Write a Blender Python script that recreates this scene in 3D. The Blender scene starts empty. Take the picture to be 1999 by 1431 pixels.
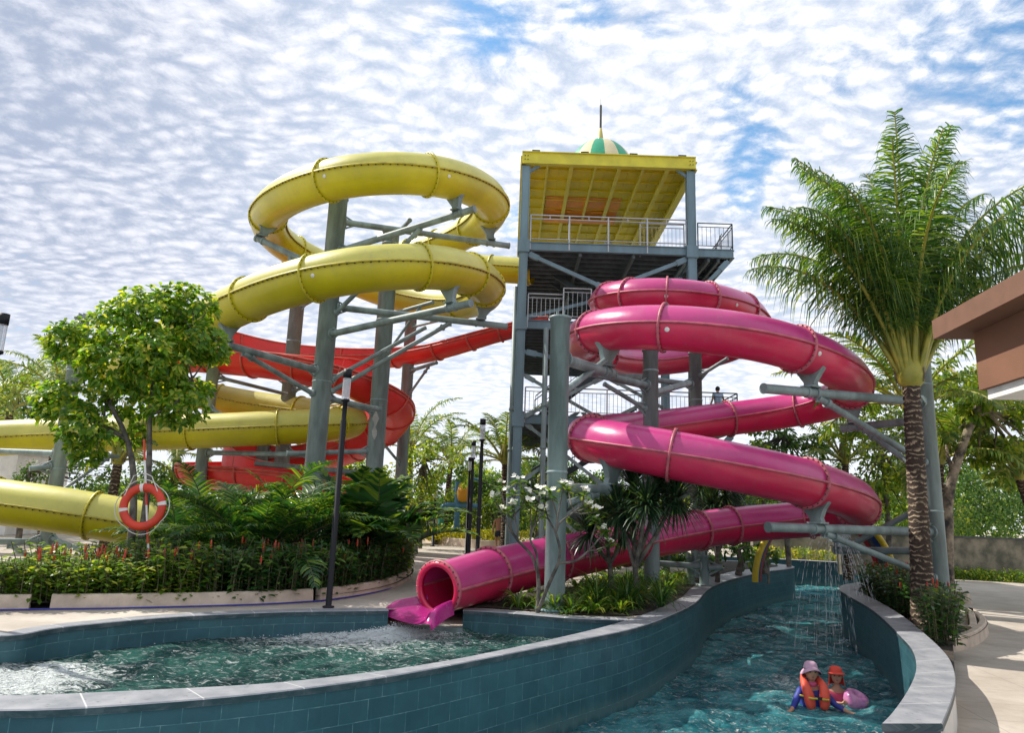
import bpy, math, random
import numpy as np
from mathutils import Vector, Matrix
from mathutils.geometry import tessellate_polygon

SC = bpy.context.scene
COL = SC.collection
pi = math.pi
R = math.radians

# ------------------------------------------------------------------ camera
F = 1386.0; PW = 1999; PH = 1431; CZ = 1.8
PITCH = R(11.6); ROLL = R(2.0)
fwd = np.array([0, math.cos(PITCH), math.sin(PITCH)])
up0 = np.array([0, -math.sin(PITCH), math.cos(PITCH)]); rt0 = np.array([1., 0, 0])
cup = up0*math.cos(ROLL) - rt0*math.sin(ROLL)
crt = rt0*math.cos(ROLL) + up0*math.sin(ROLL)
CAM = np.array([0, 0, CZ])
cam = bpy.data.cameras.new('camera'); camo = bpy.data.objects.new('camera', cam); COL.objects.link(camo)
camo.matrix_world = Matrix(((crt[0], cup[0], -fwd[0], 0), (crt[1], cup[1], -fwd[1], 0), (crt[2], cup[2], -fwd[2], CZ), (0, 0, 0, 1)))
cam.sensor_fit = 'HORIZONTAL'; cam.sensor_width = 36.0; cam.lens = F/PW*36.0
cam.clip_start = 0.05; cam.clip_end = 3000
SC.camera = camo

def at(px, py, Y):
    d = fwd*F + crt*(px-PW/2) + cup*(PH/2-py)
    return CAM + d*(Y/d[1])
def gr(px, py, z=0.0):
    d = fwd*F + crt*(px-PW/2) + cup*(PH/2-py)
    return CAM + d*((z-CZ)/d[2])

# ------------------------------------------------------------------ light
SUN_DIR = np.array([-0.78, 0.34, 0.95]); SUN_DIR /= np.linalg.norm(SUN_DIR)
sun = bpy.data.lights.new('sun', 'SUN'); suno = bpy.data.objects.new('sun', sun); COL.objects.link(suno)
sun.energy = 3.3; sun.angle = R(0.53); sun.color = (1.0, 0.94, 0.84)
suno.rotation_euler = Vector(-SUN_DIR).to_track_quat('-Z', 'Y').to_euler()
suno.location = (0, 0, 60)
SC.view_settings.view_transform = 'Standard'; SC.view_settings.look = 'None'
SC.view_settings.exposure = 0.78; SC.view_settings.gamma = 1.0

class NT:
    def __init__(s, nt): s.nt = nt; s.N = nt.nodes; s.L = nt.links
    def new(s, t, **k):
        n = s.N.new(t)
        for a, b in k.items(): setattr(n, a, b)
        return n
    def set(s, n, i, v):
        if isinstance(v, bpy.types.NodeSocket): s.L.new(v, n.inputs[i])
        else: n.inputs[i].default_value = v
    def math(s, op, a, b=0.0, c=None, clamp=False):
        n = s.new('ShaderNodeMath', operation=op, use_clamp=clamp); s.set(n, 0, a); s.set(n, 1, b)
        if c is not None: s.set(n, 2, c)
        return n.outputs[0]
    def vmath(s, op, a, b=None, scale=None):
        n = s.new('ShaderNodeVectorMath', operation=op); s.set(n, 0, a)
        if b is not None: s.set(n, 1, b)
        if scale is not None: s.set(n, 3, scale)
        return n.outputs['Value' if op in ('DOT_PRODUCT', 'LENGTH') else 'Vector']
    def mix(s, f, a, b, t='RGBA', blend='MIX'):
        n = s.new('ShaderNodeMix', data_type=t, blend_type=blend)
        if t == 'RGBA': i = (0, 6, 7); o = 2
        else: i = (0, 2, 3); o = 0
        s.set(n, i[0], f)
        for k, v in ((i[1], a), (i[2], b)):
            if isinstance(v, tuple) and len(v) == 3: v = v+(1,)
            s.set(n, k, v)
        return n.outputs[o]
    def noise(s, vec, scale, detail=4, rough=.55, dist=0.0):
        n = s.new('ShaderNodeTexNoise')
        if vec is not None: s.set(n, 'Vector', vec)
        s.set(n, 'Scale', scale); s.set(n, 'Detail', detail); s.set(n, 'Roughness', rough); s.set(n, 'Distortion', dist)
        return n.outputs[0]
    def ramp(s, f, stops, interp='LINEAR'):
        n = s.new('ShaderNodeValToRGB'); s.set(n, 0, f); cr = n.color_ramp; cr.interpolation = interp
        while len(cr.elements) < len(stops): cr.elements.new(.5)
        for e, (p, c) in zip(cr.elements, stops):
            e.position = p; e.color = c if len(c) == 4 else tuple(c)+(1,)
        return n.outputs[0]
    def rng(s, v, a, b, c=0.0, d=1.0, smooth=True):
        n = s.new('ShaderNodeMapRange', interpolation_type='SMOOTHSTEP' if smooth else 'LINEAR')
        s.set(n, 0, v); s.set(n, 1, a); s.set(n, 2, b); s.set(n, 3, c); s.set(n, 4, d)
        return n.outputs[0]

def make_world():
    w = bpy.data.worlds.new('World'); SC.world = w; w.use_nodes = True
    t = NT(w.node_tree); t.N.clear()
    out = t.new('ShaderNodeOutputWorld')
    sky = t.new('ShaderNodeTexSky', sky_type='NISHITA'); sky.sun_disc = False
    sky.sun_elevation = math.asin(SUN_DIR[2]); sky.sun_rotation = math.atan2(SUN_DIR[0], SUN_DIR[1])
    sky.air_density = 1.0; sky.dust_density = 0.6; sky.ozone_density = 1.6
    bg1 = t.new('ShaderNodeBackground'); t.L.new(t.mix(1.0, sky.outputs[0], (.72, 1.04, 1.10), blend='MULTIPLY'), bg1.inputs[0]); t.set(bg1, 1, 0.12)
    co = t.new('ShaderNodeTexCoord').outputs['Generated']
    d = t.vmath('NORMALIZE', co)
    sp = t.new('ShaderNodeSeparateXYZ'); t.L.new(d, sp.inputs[0])
    zz = t.math('ADD', t.math('MAXIMUM', sp.outputs[2], 0.0), 0.13)
    uv = t.new('ShaderNodeCombineXYZ'); t.set(uv, 0, t.math('DIVIDE', sp.outputs[0], zz)); t.set(uv, 1, t.math('DIVIDE', sp.outputs[1], zz))
    uv = uv.outputs[0]
    # warp
    nw = t.new('ShaderNodeTexNoise'); t.set(nw, 'Vector', uv); t.set(nw, 'Scale', 2.6); t.set(nw, 'Detail', 4)
    warp = t.vmath('SCALE', t.vmath('SUBTRACT', nw.outputs['Color'], (0.5, 0.5, 0.5)), scale=0.16)
    uvw = t.vmath('ADD', uv, warp)
    mp = t.new('ShaderNodeMapping'); t.set(mp, 'Vector', uvw); t.set(mp, 'Rotation', (0, 0, R(-28))); t.set(mp, 'Scale', (1.0, 1.6, 1.0))
    rip = t.noise(mp.outputs[0], 15.0, 7, .66, .35)            # cloudlets in rows
    vor = t.new('ShaderNodeTexVoronoi', feature='SMOOTH_F1'); t.set(vor, 'Vector', mp.outputs[0]); t.set(vor, 'Scale', 20.0); t.set(vor, 'Smoothness', .9)
    cell = t.math('SUBTRACT', 1.0, t.math('MULTIPLY', vor.outputs['Distance'], 1.25))
    puff = t.mix(0.5, rip, cell, 'FLOAT')
    fine = t.noise(uvw, 60, 6, .70)
    puff = t.math('ADD', t.math('MULTIPLY', puff, .68), t.math('MULTIPLY', fine, .32))
    big = t.noise(uv, 1.1, 4, .55)
    # gaps of blue sky, at the places the photograph has them
    gap = None
    for (px, py, a, k) in ((960, 55, .10, 1.0), (1150, 25, .075, .9), (1275, 70, .045, .8), (840, 85, .06, .65), (1445, 205, .065, .8), (1470, 300, .075, .9), (1450, 370, .055, .9), (1860, 70, .10, .8), (1999, 180, .10, .75), (1640, 130, .08, .6), (1990, 20, .09, .8), (1010, 420, .05, .9), (60, 600, .20, .42), (260, 560, .16, .36), (1520, 30, .05, .5), (700, 20, .05, .45)):
        v = at(px, py, 10) - CAM; v /= np.linalg.norm(v)
        dist = t.vmath('LENGTH', t.vmath('SUBTRACT', t.vmath('ADD', d, t.vmath('SCALE', warp, scale=.35)), tuple(v)))
        m = t.rng(dist, a*1.35, a*.15, 0.0, k)
        gap = m if gap is None else t.math('MAXIMUM', gap, m)
    side = t.rng(sp.outputs[0], -.1, .75, 0.0, .09)
    cov = t.math('SUBTRACT', t.math('ADD', t.math('MULTIPLY', puff, .8), t.math('MULTIPLY', big, .45)), t.math('ADD', t.math('MULTIPLY', gap, .50), side))
    mask = t.rng(cov, -.06, .33)
    # brightness: left field is greyer and finer, middle whiter
    left = t.rng(sp.outputs[0], -.10, -.55, 0.0, 1.0)
    shade = t.rng(t.math('ADD', puff, t.math('MULTIPLY', t.math('SUBTRACT', big, .5), .42)), .29, .69)
    ca = t.mix(shade, (.47, .55, .69), (.95, .95, .975))
    cb = t.mix(shade, (.36, .42, .55), (.74, .755, .83))
    cc = t.mix(left, ca, cb)
    low = t.rng(sp.outputs[2], .30, .02, 0.0, .75)
    cc = t.mix(low, cc, (.82, .86, .93))
    em = t.new('ShaderNodeBackground'); t.L.new(cc, em.inputs[0]); t.set(em, 1, 0.74)
    lowm = t.rng(sp.outputs[2], .22, .02, 0.0, .55)
    mask = t.math('MAXIMUM', mask, lowm)
    ms = t.new('ShaderNodeMixShader'); t.L.new(mask, ms.inputs[0]); t.L.new(bg1.outputs[0], ms.inputs[1]); t.L.new(em.outputs[0], ms.inputs[2])
    t.L.new(ms.outputs[0], out.inputs[0])
make_world()

# ------------------------------------------------------------------ materials
def mat(name, col=(.5, .5, .5), rough=.5, metal=0.0, spec=.5, var=0.0, vscale=3.0, bump=0.0, bscale=30.0, col2=None, coat=0.0, streak=False):
    m = bpy.data.materials.new(name); m.use_nodes = True
    t = NT(m.node_tree); b = t.N['Principled BSDF']
    t.set(b, 'Roughness', rough); t.set(b, 'Metallic', metal); t.set(b, 'Specular IOR Level', spec); t.set(b, 'Coat Weight', coat)
    t.set(b, 'Base Color', tuple(col)+(1,))
    if var > 0 or col2:
        geo = t.new('ShaderNodeNewGeometry').outputs['Position']
        if streak:
            mp = t.new('ShaderNodeMapping'); t.set(mp, 'Vector', geo); t.set(mp, 'Scale', (1, 1, .22)); geo2 = mp.outputs[0]
        else: geo2 = geo
        n = t.noise(geo2, vscale, 6, .6)
        f = t.rng(n, .32, .68)
        c2 = col2 if col2 else tuple(max(0, c*(1-var)) for c in col)
        c1 = col if col2 else tuple(min(1, c*(1+var*.6)) for c in col)
        t.set(b, 'Base Color', t.mix(f, c2, c1))
        t.set(b, 'Roughness', t.math('ADD', t.math('MULTIPLY', t.math('SUBTRACT', n, .5), .3), rough, clamp=True))
    if bump > 0:
        geo = t.new('ShaderNodeNewGeometry').outputs['Position']
        bp = t.new('ShaderNodeBump'); t.set(bp, 'Strength', bump); t.set(bp, 'Distance', .02); t.set(bp, 'Height', t.noise(geo, bscale, 5, .6))
        t.L.new(bp.outputs[0], b.inputs['Normal'])
    return m

def leafmat(name, dark, light, trans=.45, rough=.42, pale=None, spec=.45):
    m = bpy.data.materials.new(name); m.use_nodes = True
    t = NT(m.node_tree); b = t.N['Principled BSDF']; out = t.N['Material Output']
    rnd = t.new('ShaderNodeNewGeometry').outputs['Random Per Island']
    stops = [(0, dark), (.75, light)]
    if pale: stops = [(0, dark), (.62, light), (.97, pale)]
    c = t.ramp(rnd, stops)
    t.set(b, 'Base Color', c); t.set(b, 'Roughness', rough); t.set(b, 'Specular IOR Level', spec)
    tr = t.new('ShaderNodeBsdfTranslucent')
    t.set(tr, 0, t.mix(1.0, c, (2.3, 2.1, .55), blend='MULTIPLY'))
    ms = t.new('ShaderNodeMixShader'); t.set(ms, 0, trans)
    t.L.new(b.outputs[0], ms.inputs[1]); t.L.new(tr.outputs[0], ms.inputs[2]); t.L.new(ms.outputs[0], out.inputs[0])
    return m

def tilemat(name, c1, c2, grout, tw=.30, th=.20, gw=.006, rough=.25, stain=.5):
    m = bpy.data.materials.new(name); m.use_nodes = True
    t = NT(m.node_tree); b = t.N['Principled BSDF']
    uv = t.new('ShaderNodeTexCoord').outputs['UV']
    br = t.new('ShaderNodeTexBrick'); t.set(br, 'Vector', uv)
    br.offset = .5
    t.set(br, 'Color1', tuple(c1)+(1,)); t.set(br, 'Color2', tuple(c2)+(1,)); t.set(br, 'Mortar', (0, 0, 0, 1))
    t.set(br, 'Scale', 1.0); t.set(br, 'Mortar Size', gw); t.set(br, 'Brick Width', tw); t.set(br, 'Row Height', th); t.set(br, 'Bias', 0.0); t.set(br, 'Mortar Smooth', .2)
    n = t.noise(uv, 1.6, 6, .65); n2 = t.noise(uv, 9, 4, .6)
    mp = t.new('ShaderNodeMapping'); t.set(mp, 'Vector', uv); t.set(mp, 'Scale', (6, .7, 1))
    n3 = t.noise(mp.outputs[0], 1.0, 5, .6)
    base = t.mix(t.rng(n, .3, .7, 0, stain), br.outputs['Color'], tuple(x*.45 for x in c1))
    base = t.mix(t.rng(n3, .55, .8, 0, .35), base, tuple(min(1, x*2.0) for x in c2))
    spz = t.new('ShaderNodeSeparateXYZ'); t.L.new(uv, spz.inputs[0]); wn = t.math('ADD', spz.outputs[1], t.math('MULTIPLY', t.math('SUBTRACT', n3, .5), .30))
    wl_ = t.math('MAXIMUM', t.math('MULTIPLY', t.rng(wn, -1.22, -1.12), t.rng(wn, -.92, -1.08)), 0.0)
    base = t.mix(t.math('MULTIPLY', wl_, .45), base, (.12, .20, .19))
    gcol = t.mix(t.rng(n2, .42, .66), tuple(x*1.15 for x in c2), grout)
    t.set(b, 'Base Color', t.mix(br.outputs['Fac'], base, gcol))
    t.set(b, 'Roughness', t.math('ADD', rough, t.math('MULTIPLY', n2, .25)))
    bp = t.new('ShaderNodeBump'); t.set(bp, 'Strength', .35); t.set(bp, 'Distance', .006)
    t.set(bp, 'Height', t.math('SUBTRACT', t.math('MULTIPLY', n2, .5), br.outputs['Fac'])); t.L.new(bp.outputs[0], b.inputs['Normal'])
    return m

# ------------------------------------------------------------------ mesh builder
def wl(o):
    v = np.zeros(3)
    while o is not None: v += np.array(o.location); o = o.parent
    return v
def nrm(v): v = np.asarray(v, float); return v/(np.linalg.norm(v)+1e-12)
class MB:
    def __init__(s): s.v = []; s.f = []; s.m = []; s.s = []; s.n = 0; s.uv = None
    def add(s, vs, fs, mi=0, sm=True):
        vs = np.asarray(vs, float).reshape(-1, 3); k = s.n
        s.v.append(vs); s.n += len(vs)
        for f in fs: s.f.append(tuple(int(i)+k for i in f))
        s.m += [mi]*len(fs); s.s += [sm]*len(fs); return s
    def box(s, c, size, rz=0.0, mi=0):
        x, y, z = (np.array(size)/2.0)
        p = np.array([(-x, -y, -z), (x, -y, -z), (x, y, -z), (-x, y, -z), (-x, -y, z), (x, -y, z), (x, y, z), (-x, y, z)])
        c_, s_ = math.cos(rz), math.sin(rz)
        q = p.copy(); q[:, 0] = p[:, 0]*c_-p[:, 1]*s_; q[:, 1] = p[:, 0]*s_+p[:, 1]*c_
        return s.add(q+np.array(c), [(0, 3, 2, 1), (4, 5, 6, 7), (0, 1, 5, 4), (1, 2, 6, 5), (2, 3, 7, 6), (3, 0, 4, 7)], mi, False)
    def beam(s, p, q, w, h, mi=0, up=(0, 0, 1)):
        p = np.array(p, float); q = np.array(q, float); t = nrm(q-p); up = np.array(up, float)
        if abs(t@up) > .98: up = np.array([0, 1., 0])
        a = nrm(np.cross(t, up)); b = np.cross(a, t); a = a*w/2; b = b*h/2
        vs = [p-a-b, p+a-b, p+a+b, p-a+b, q-a-b, q+a-b, q+a+b, q-a+b]
        return s.add(vs, [(0, 1, 2, 3), (7, 6, 5, 4), (0, 4, 5, 1), (1, 5, 6, 2), (2, 6, 7, 3), (3, 7, 4, 0)], mi, False)
    def tube(s, pts, rad, n=10, mi=0, cap=True, sm=True):
        pts = np.asarray(pts, float); k = len(pts)
        rad = np.full(k, rad) if np.isscalar(rad) else np.asarray(rad, float)
        T = np.gradient(pts, axis=0); T /= np.linalg.norm(T, axis=1)[:, None]+1e-12
        u = np.array([0, 0, 1.]) if abs(T[0][2]) < .9 else np.array([1., 0, 0])
        a = nrm(np.cross(T[0], u)); vs = []
        an = np.arange(n)*2*pi/n
        for i in range(k):
            a = nrm(a - T[i]*(a@T[i])); b = np.cross(T[i], a)
            vs.append(pts[i]+rad[i]*(np.cos(an)[:, None]*a+np.sin(an)[:, None]*b))
        fs = [(i*n+j, i*n+(j+1) % n, (i+1)*n+(j+1) % n, (i+1)*n+j) for i in range(k-1) for j in range(n)]
        s.add(np.concatenate(vs), fs, mi, sm)
        if cap:
            s.add(vs[0], [tuple(range(n))[::-1]], mi, False); s.add(vs[-1], [tuple(range(n))], mi, False)
        return s
    def bar(s, p, q, r, n=10, mi=0, r2=None): return s.tube([p, q], [r, r if r2 is None else r2], n, mi)
    def lathe(s, c, prof, n=20, mi=0, sm=True, axis=None):
        vs = []; an = np.arange(n)*2*pi/n
        for r, z in prof: vs.append(np.stack([np.cos(an)*r, np.sin(an)*r, np.full(n, z)], 1))
        k = len(prof); vs = np.concatenate(vs)
        if axis is not None:
            t = nrm(axis); u = np.array([0, 0, 1.]) if abs(t[2]) < .9 else np.array([1., 0, 0])
            a = nrm(np.cross(u, t)); b = np.cross(t, a); vs = vs[:, :1]*a+vs[:, 1:2]*b+vs[:, 2:]*t
        fs = [(i*n+j, i*n+(j+1) % n, (i+1)*n+(j+1) % n, (i+1)*n+j) for i in range(k-1) for j in range(n)]
        return s.add(vs+np.array(c), fs, mi, sm)
    def ball(s, c, r, n=14, m=9, mi=0, rz=0.0):
        r = (r, r, r) if np.isscalar(r) else r
        th = np.linspace(0, pi, m)[1:-1]; an = np.arange(n)*2*pi/n
        vs = [(0, 0, 1)]+[(math.sin(t)*math.cos(a), math.sin(t)*math.sin(a), math.cos(t)) for t in th for a in an]+[(0, 0, -1)]
        vs = np.array(vs)*np.array(r)
        if rz: vs = vs@np.array([[math.cos(rz), math.sin(rz), 0], [-math.sin(rz), math.cos(rz), 0], [0, 0, 1]])
        k = m-2; fs = [(0, 1+j, 1+(j+1) % n) for j in range(n)]
        fs += [(1+i*n+j, 1+(i+1)*n+j, 1+(i+1)*n+(j+1) % n, 1+i*n+(j+1) % n) for i in range(k-1) for j in range(n)]
        e = 1+k*n; fs += [(e, 1+(k-1)*n+(j+1) % n, 1+(k-1)*n+j) for j in range(n)]
        return s.add(vs+np.array(c), fs, mi, True)
    def leaves(s, pos, d, up, L, W, droop=0.25, mi=0, fold=0.0, prof=(.75, 1.0)):
        pos = np.asarray(pos, float); n = len(pos)
        d = d/(np.linalg.norm(d, axis=1)[:, None]+1e-9)
        sd = np.cross(d, up); sd /= np.linalg.norm(sd, axis=1)[:, None]+1e-9
        nn = np.cross(sd, d)
        L = np.broadcast_to(np.asarray(L, float), (n,))[:, None]; W = np.broadcast_to(np.asarray(W, float), (n,))[:, None]
        dz = np.array([0, 0, -1.])*L*droop
        m1 = pos+d*L*.33+dz*.08; m2 = pos+d*L*.70+dz*.42; tip = pos+d*L+dz
        f = nn*W*fold
        V = np.stack([pos, m1+sd*W*.5*prof[0]+f, m1-sd*W*.5*prof[0]+f, m2+sd*W*.5*prof[1]+f, m2-sd*W*.5*prof[1]+f, tip], 1).reshape(-1, 3)
        k = s.n; s.v.append(V); s.n += len(V)
        b = np.arange(n)*6+k
        for i in b.tolist(): s.f += [(i, i+2, i+1), (i+1, i+2, i+4, i+3), (i+3, i+4, i+5)]
        s.m += [mi]*(3*n); s.s += [True]*(3*n); return s
    def strips(s, C, S, mi=0):
        """C (n,k,3) centre lines, S (n,k,3) half widths; a point at the end where S is zero"""
        n, k, _ = C.shape
        V = np.stack([C-S, C+S], 2).reshape(-1, 3); o = s.n; s.v.append(V); s.n += len(V)
        for i in range(n):
            b = o+i*k*2
            for j in range(k-1): s.f.append((b+2*j, b+2*j+1, b+2*j+3, b+2*j+2))
        s.m += [mi]*(n*(k-1)); s.s += [True]*(n*(k-1)); return s
    def build(s, name, mats, parent=None, local=False):
        me = bpy.data.meshes.new(name)
        v = np.concatenate(s.v) if s.v else np.zeros((0, 3))
        if parent is not None and not local: v = v-wl(parent)
        me.from_pydata(v.tolist(), [], s.f)
        for m in (mats if isinstance(mats, (list, tuple)) else [mats]): me.materials.append(m)
        me.polygons.foreach_set('material_index', s.m); me.polygons.foreach_set('use_smooth', s.s)
        me.update()
        o = bpy.data.objects.new(name, me); COL.objects.link(o)
        if parent is not None: o.parent = parent
        return o

def tag(o, label=None, cat=None, group=None, kind=None):
    for k, v in (('label', label), ('category', cat), ('group', group), ('kind', kind)):
        if v: o[k] = v
    return o
def thing(name, label, cat, loc=(0, 0, 0), group=None):
    o = bpy.data.objects.new(name, None); COL.objects.link(o); o.location = [float(x) for x in loc]
    o.empty_display_size = .2
    return tag(o, label, cat, group)
def copy_tree(o, parent=None):
    c = o.copy(); COL.objects.link(c)
    if parent is not None: c.parent = parent
    for ch in list(o.children): copy_tree(ch, c)
    return c
def struct(o): o['kind'] = 'structure'; return o

def smooth_path(ctrl, step=.16, sig=5, loops=1):
    P = np.array([at(*c) for c in ctrl]); n = len(P)
    E = np.vstack([2*P[0]-P[1], P, 2*P[-1]-P[-2]]); out = []; idx = []
    for i in range(n-1):
        p0, p1, p2, p3 = E[i], E[i+1], E[i+2], E[i+3]
        k = max(3, int(np.linalg.norm(p2-p1)/step))
        for j in range(k):
            u = j/k; out.append(.5*((2*p1)+(-p0+p2)*u+(2*p0-5*p1+4*p2-p3)*u*u+(-p0+3*p1-3*p2+p3)*u**3)); idx.append(i+u)
    out.append(P[-1]); idx.append(n-1.0); A = np.array(out)
    w = np.exp(-.5*(np.arange(-3*sig, 3*sig+1)/sig)**2); w /= w.sum(); k = 3*sig
    Ap = np.vstack([2*A[0]-A[k:0:-1], A, 2*A[-1]-A[-2:-k-2:-1]])
    B = np.stack([np.convolve(Ap[:, c], w, 'valid') for c in range(3)], 1)
    return B, np.array(idx)
def frames(A):
    T = np.gradient(A, axis=0); T /= np.linalg.norm(T, axis=1)[:, None]
    S = np.cross(T, np.array([0, 0, 1.])); S /= np.linalg.norm(S, axis=1)[:, None]
    return T, S, np.cross(S, T)
# ------------------------------------------------------------------ the setting
M = {}
M['tile'] = tilemat('teal_wall_tile', (.032, .105, .135), (.045, .138, .165), (.15, .27, .28), .34, .21, .0045)
M['coping'] = mat('grey_stone_coping', (.36, .36, .40), .55, var=.25, vscale=5, bump=.25, bscale=60)
M['pave'] = None
M['curb'] = mat('cream_render_curb', (.56, .46, .37), .8, var=.22, vscale=2.5, bump=.3, bscale=40)
M['soil'] = mat('dark_planting_soil', (.045, .035, .025), .95, var=.5, vscale=8, bump=.8, bscale=25)
M['white'] = mat('white_plaster', (.75, .74, .71), .8, var=.12, vscale=2)
M['teal'] = mat('teal_steel_paint', (.10, .20, .23), .5, var=.25, vscale=1.6, streak=True)
M['steel'] = mat('grey_green_steel_paint', (.21, .275, .275), .5, var=.38, vscale=2.6, streak=True, bump=.05)
M['towersteel'] = mat('blue_grey_steel_paint', (.14, .225, .265), .5, var=.25, vscale=1.3, streak=True)
M['dksteel'] = mat('dark_teal_steel', (.05, .075, .085), .6, var=.3, vscale=2)
M['galv'] = mat('galvanised_rail', (.42, .44, .45), .4, metal=.4, var=.1)
M['bolt'] = mat('dark_bolt', (.05, .05, .045), .5, metal=.5)
M['black'] = mat('black_lamp_paint', (.005, .006, .009), .5, spec=.3, var=.2)

def pavemat():
    m = bpy.data.materials.new('cream_paving'); m.use_nodes = True
    t = NT(m.node_tree); b = t.N['Principled BSDF']
    g = t.new('ShaderNodeNewGeometry').outputs['Position']
    n = t.noise(g, .7, 6, .65); n2 = t.noise(g, 7, 5, .65)
    c = t.mix(t.rng(n, .3, .7), (.36, .31, .26), (.53, .475, .41))
    c = t.mix(t.rng(n2, .45, .75, 0, .35), c, (.31, .27, .23))
    mp = t.new('ShaderNodeMapping'); t.set(mp, 'Vector', g); t.set(mp, 'Rotation', (0, 0, R(8)))
    br = t.new('ShaderNodeTexBrick'); t.set(br, 'Vector', mp.outputs[0]); br.offset = 0
    t.set(br, 'Scale', 1.0); t.set(br, 'Brick Width', 1.5); t.set(br, 'Row Height', .9); t.set(br, 'Mortar Size', .006)
    c = t.mix(t.math('MULTIPLY', br.outputs['Fac'], .6), c, (.17, .15, .13))
    t.set(b, 'Base Color', c); t.set(b, 'Roughness', .8)
    bp = t.new('ShaderNodeBump'); t.set(bp, 'Strength', .25); t.set(bp, 'Distance', .01); t.set(bp, 'Height', n2); t.L.new(bp.outputs[0], b.inputs['Normal'])
    return m
M['pave'] = pavemat()

DZ = -0.45      # level of the deck right of the river
# river side (outer) edge and pool side (inner) edge of the curved wall, from near left to far right
WO = [gr(*p) for p in ((0, 1386), (120, 1384), (300, 1372), (450, 1360), (600, 1343), (775, 1318), (950, 1285), (1125, 1250), (1230, 1229), (1300, 1205), (1359, 1176), (1383, 1150), (1425, 1132), (1490, 1117))]
WI = [gr(*p) for p in ((0, 1358), (120, 1354), (245, 1349), (490, 1337), (600, 1327), (793, 1303), (950, 1275), (1125, 1237), (1213, 1214), (1286, 1188), (1335, 1163), (1352, 1146), (1385, 1129), (1440, 1114))]
L0 = np.array([-9.5, 6.4, 0]); 
WO = [np.array([-14, 7.0, 0]), np.array([-8.5, 6.35, 0])]+WO+[np.array([11.6, 29.5, 0]), np.array([12.0, 31.2, 0]), np.array([11.3, 32.6, 0]), np.array([9.6, 33.2, 0]), np.array([2.0, 33.6, 0])]
WI = [np.array([-14, 7.4, 0]), np.array([-8.5, 6.8, 0])]+WI+[np.array([11.0, 29.7, 0]), np.array([11.3, 31.0, 0]), np.array([10.8, 32.1, 0]), np.array([9.5, 32.7, 0]), np.array([2.0, 33.1, 0])]
def resamp(P, n, sm=2):
    P = np.array(P, float); l = np.r_[0, np.cumsum(np.linalg.norm(np.diff(P, axis=0), axis=1))]
    E = np.vstack([2*P[0]-P[1], P, 2*P[-1]-P[-2]]); out = []
    for i in range(len(P)-1):
        p0, p1, p2, p3 = E[i:i+4]
        for u in np.linspace(0, 1, 14)[:-1]:
            out.append(.5*((2*p1)+(-p0+p2)*u+(2*p0-5*p1+4*p2-p3)*u*u+(-p0+3*p1-3*p2+p3)*u**3))
    out.append(P[-1]); Q = np.array(out); l = np.r_[0, np.cumsum(np.linalg.norm(np.diff(Q, axis=0), axis=1))]
    t = np.linspace(0, l[-1], n); Q = np.stack([np.interp(t, l, Q[:, c]) for c in range(3)], 1)
    for _ in range(sm): Q[1:-1] = (Q[:-2]+2*Q[1:-1]+Q[2:])/4
    return Q

def wall_thing(name, label, E1, E2, zb1, zb2, ztop=0.0, closed_end=False, m1='tile', m2='tile', over=.025, cop=.07, m3='coping'):
    """E1 = face one side, E2 = other side (same count). tile faces, then a coping slab that overhangs"""
    root = thing(name, label, 'wall', E1[len(E1)//2]*np.array([1, 1, 0]))
    n = len(E1); d = E2-E1; d /= np.linalg.norm(d[:, :2], axis=1)[:, None]+1e-9
    A = E1+d*over; B = E2-d*over
    for nm, X, zb, mm in (('tiled_face', A, zb1, m1), ('back_face', B, zb2, m2)):
        l = np.r_[0, np.cumsum(np.linalg.norm(np.diff(X, axis=0), axis=1))]
        V = []; UV = []
        for i in range(n): V += [(X[i, 0], X[i, 1], zb), (X[i, 0], X[i, 1], ztop-cop)]; UV += [(l[i], zb), (l[i], ztop-cop)]
        mb = MB(); mb.add(V, [(2*i, 2*i+2, 2*i+3, 2*i+1) for i in range(n-1)], 0, True)
        o = mb.build(nm, M[mm], root)
        uvl = o.data.uv_layers.new(name='UVMap')
        for lp in o.data.loops: uvl.data[lp.index].uv = UV[lp.vertex_index]
    mb = MB()
    if closed_end:
        for k in (0, n-1):
            mb.add([(A[k, 0], A[k, 1], zb1), (B[k, 0], B[k, 1], zb1), (B[k, 0], B[k, 1], ztop-cop), (A[k, 0], A[k, 1], ztop-cop)], [(0, 1, 2, 3)], 0, False)
        mb.build('end_face', M['coping'], root)
    mb = MB(); bev = .012
    V = []
    for i in range(n):
        p, q = E1[i], E2[i]; e = d[i]*bev
        V += [(*p[:2], ztop-cop), (*p[:2], ztop-bev), (*(p+e)[:2], ztop), (*(q-e)[:2], ztop), (*q[:2], ztop-bev), (*q[:2], ztop-cop)]
    fs = [(6*i+j, 6*i+(j+1) % 6, 6*i+6+(j+1) % 6, 6*i+6+j) for i in range(n-1) for j in range(6)]
    fs += [(0, 1, 2, 3, 4, 5)[::-1], tuple(6*(n-1)+j for j in range(6))]
    mb.add(V, fs, 0, False); o = mb.build('coping', M[m3], root)
    l = np.r_[0, np.cumsum(np.linalg.norm(np.diff(E1, axis=0), axis=1))]
    uvl = o.data.uv_layers.new(name='UVMap')
    for lp in o.data.loops:
        k = lp.vertex_index; uvl.data[lp.index].uv = (l[k//6], (0, .1, .1, .55, .55, .7)[k % 6])
    return root
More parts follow.
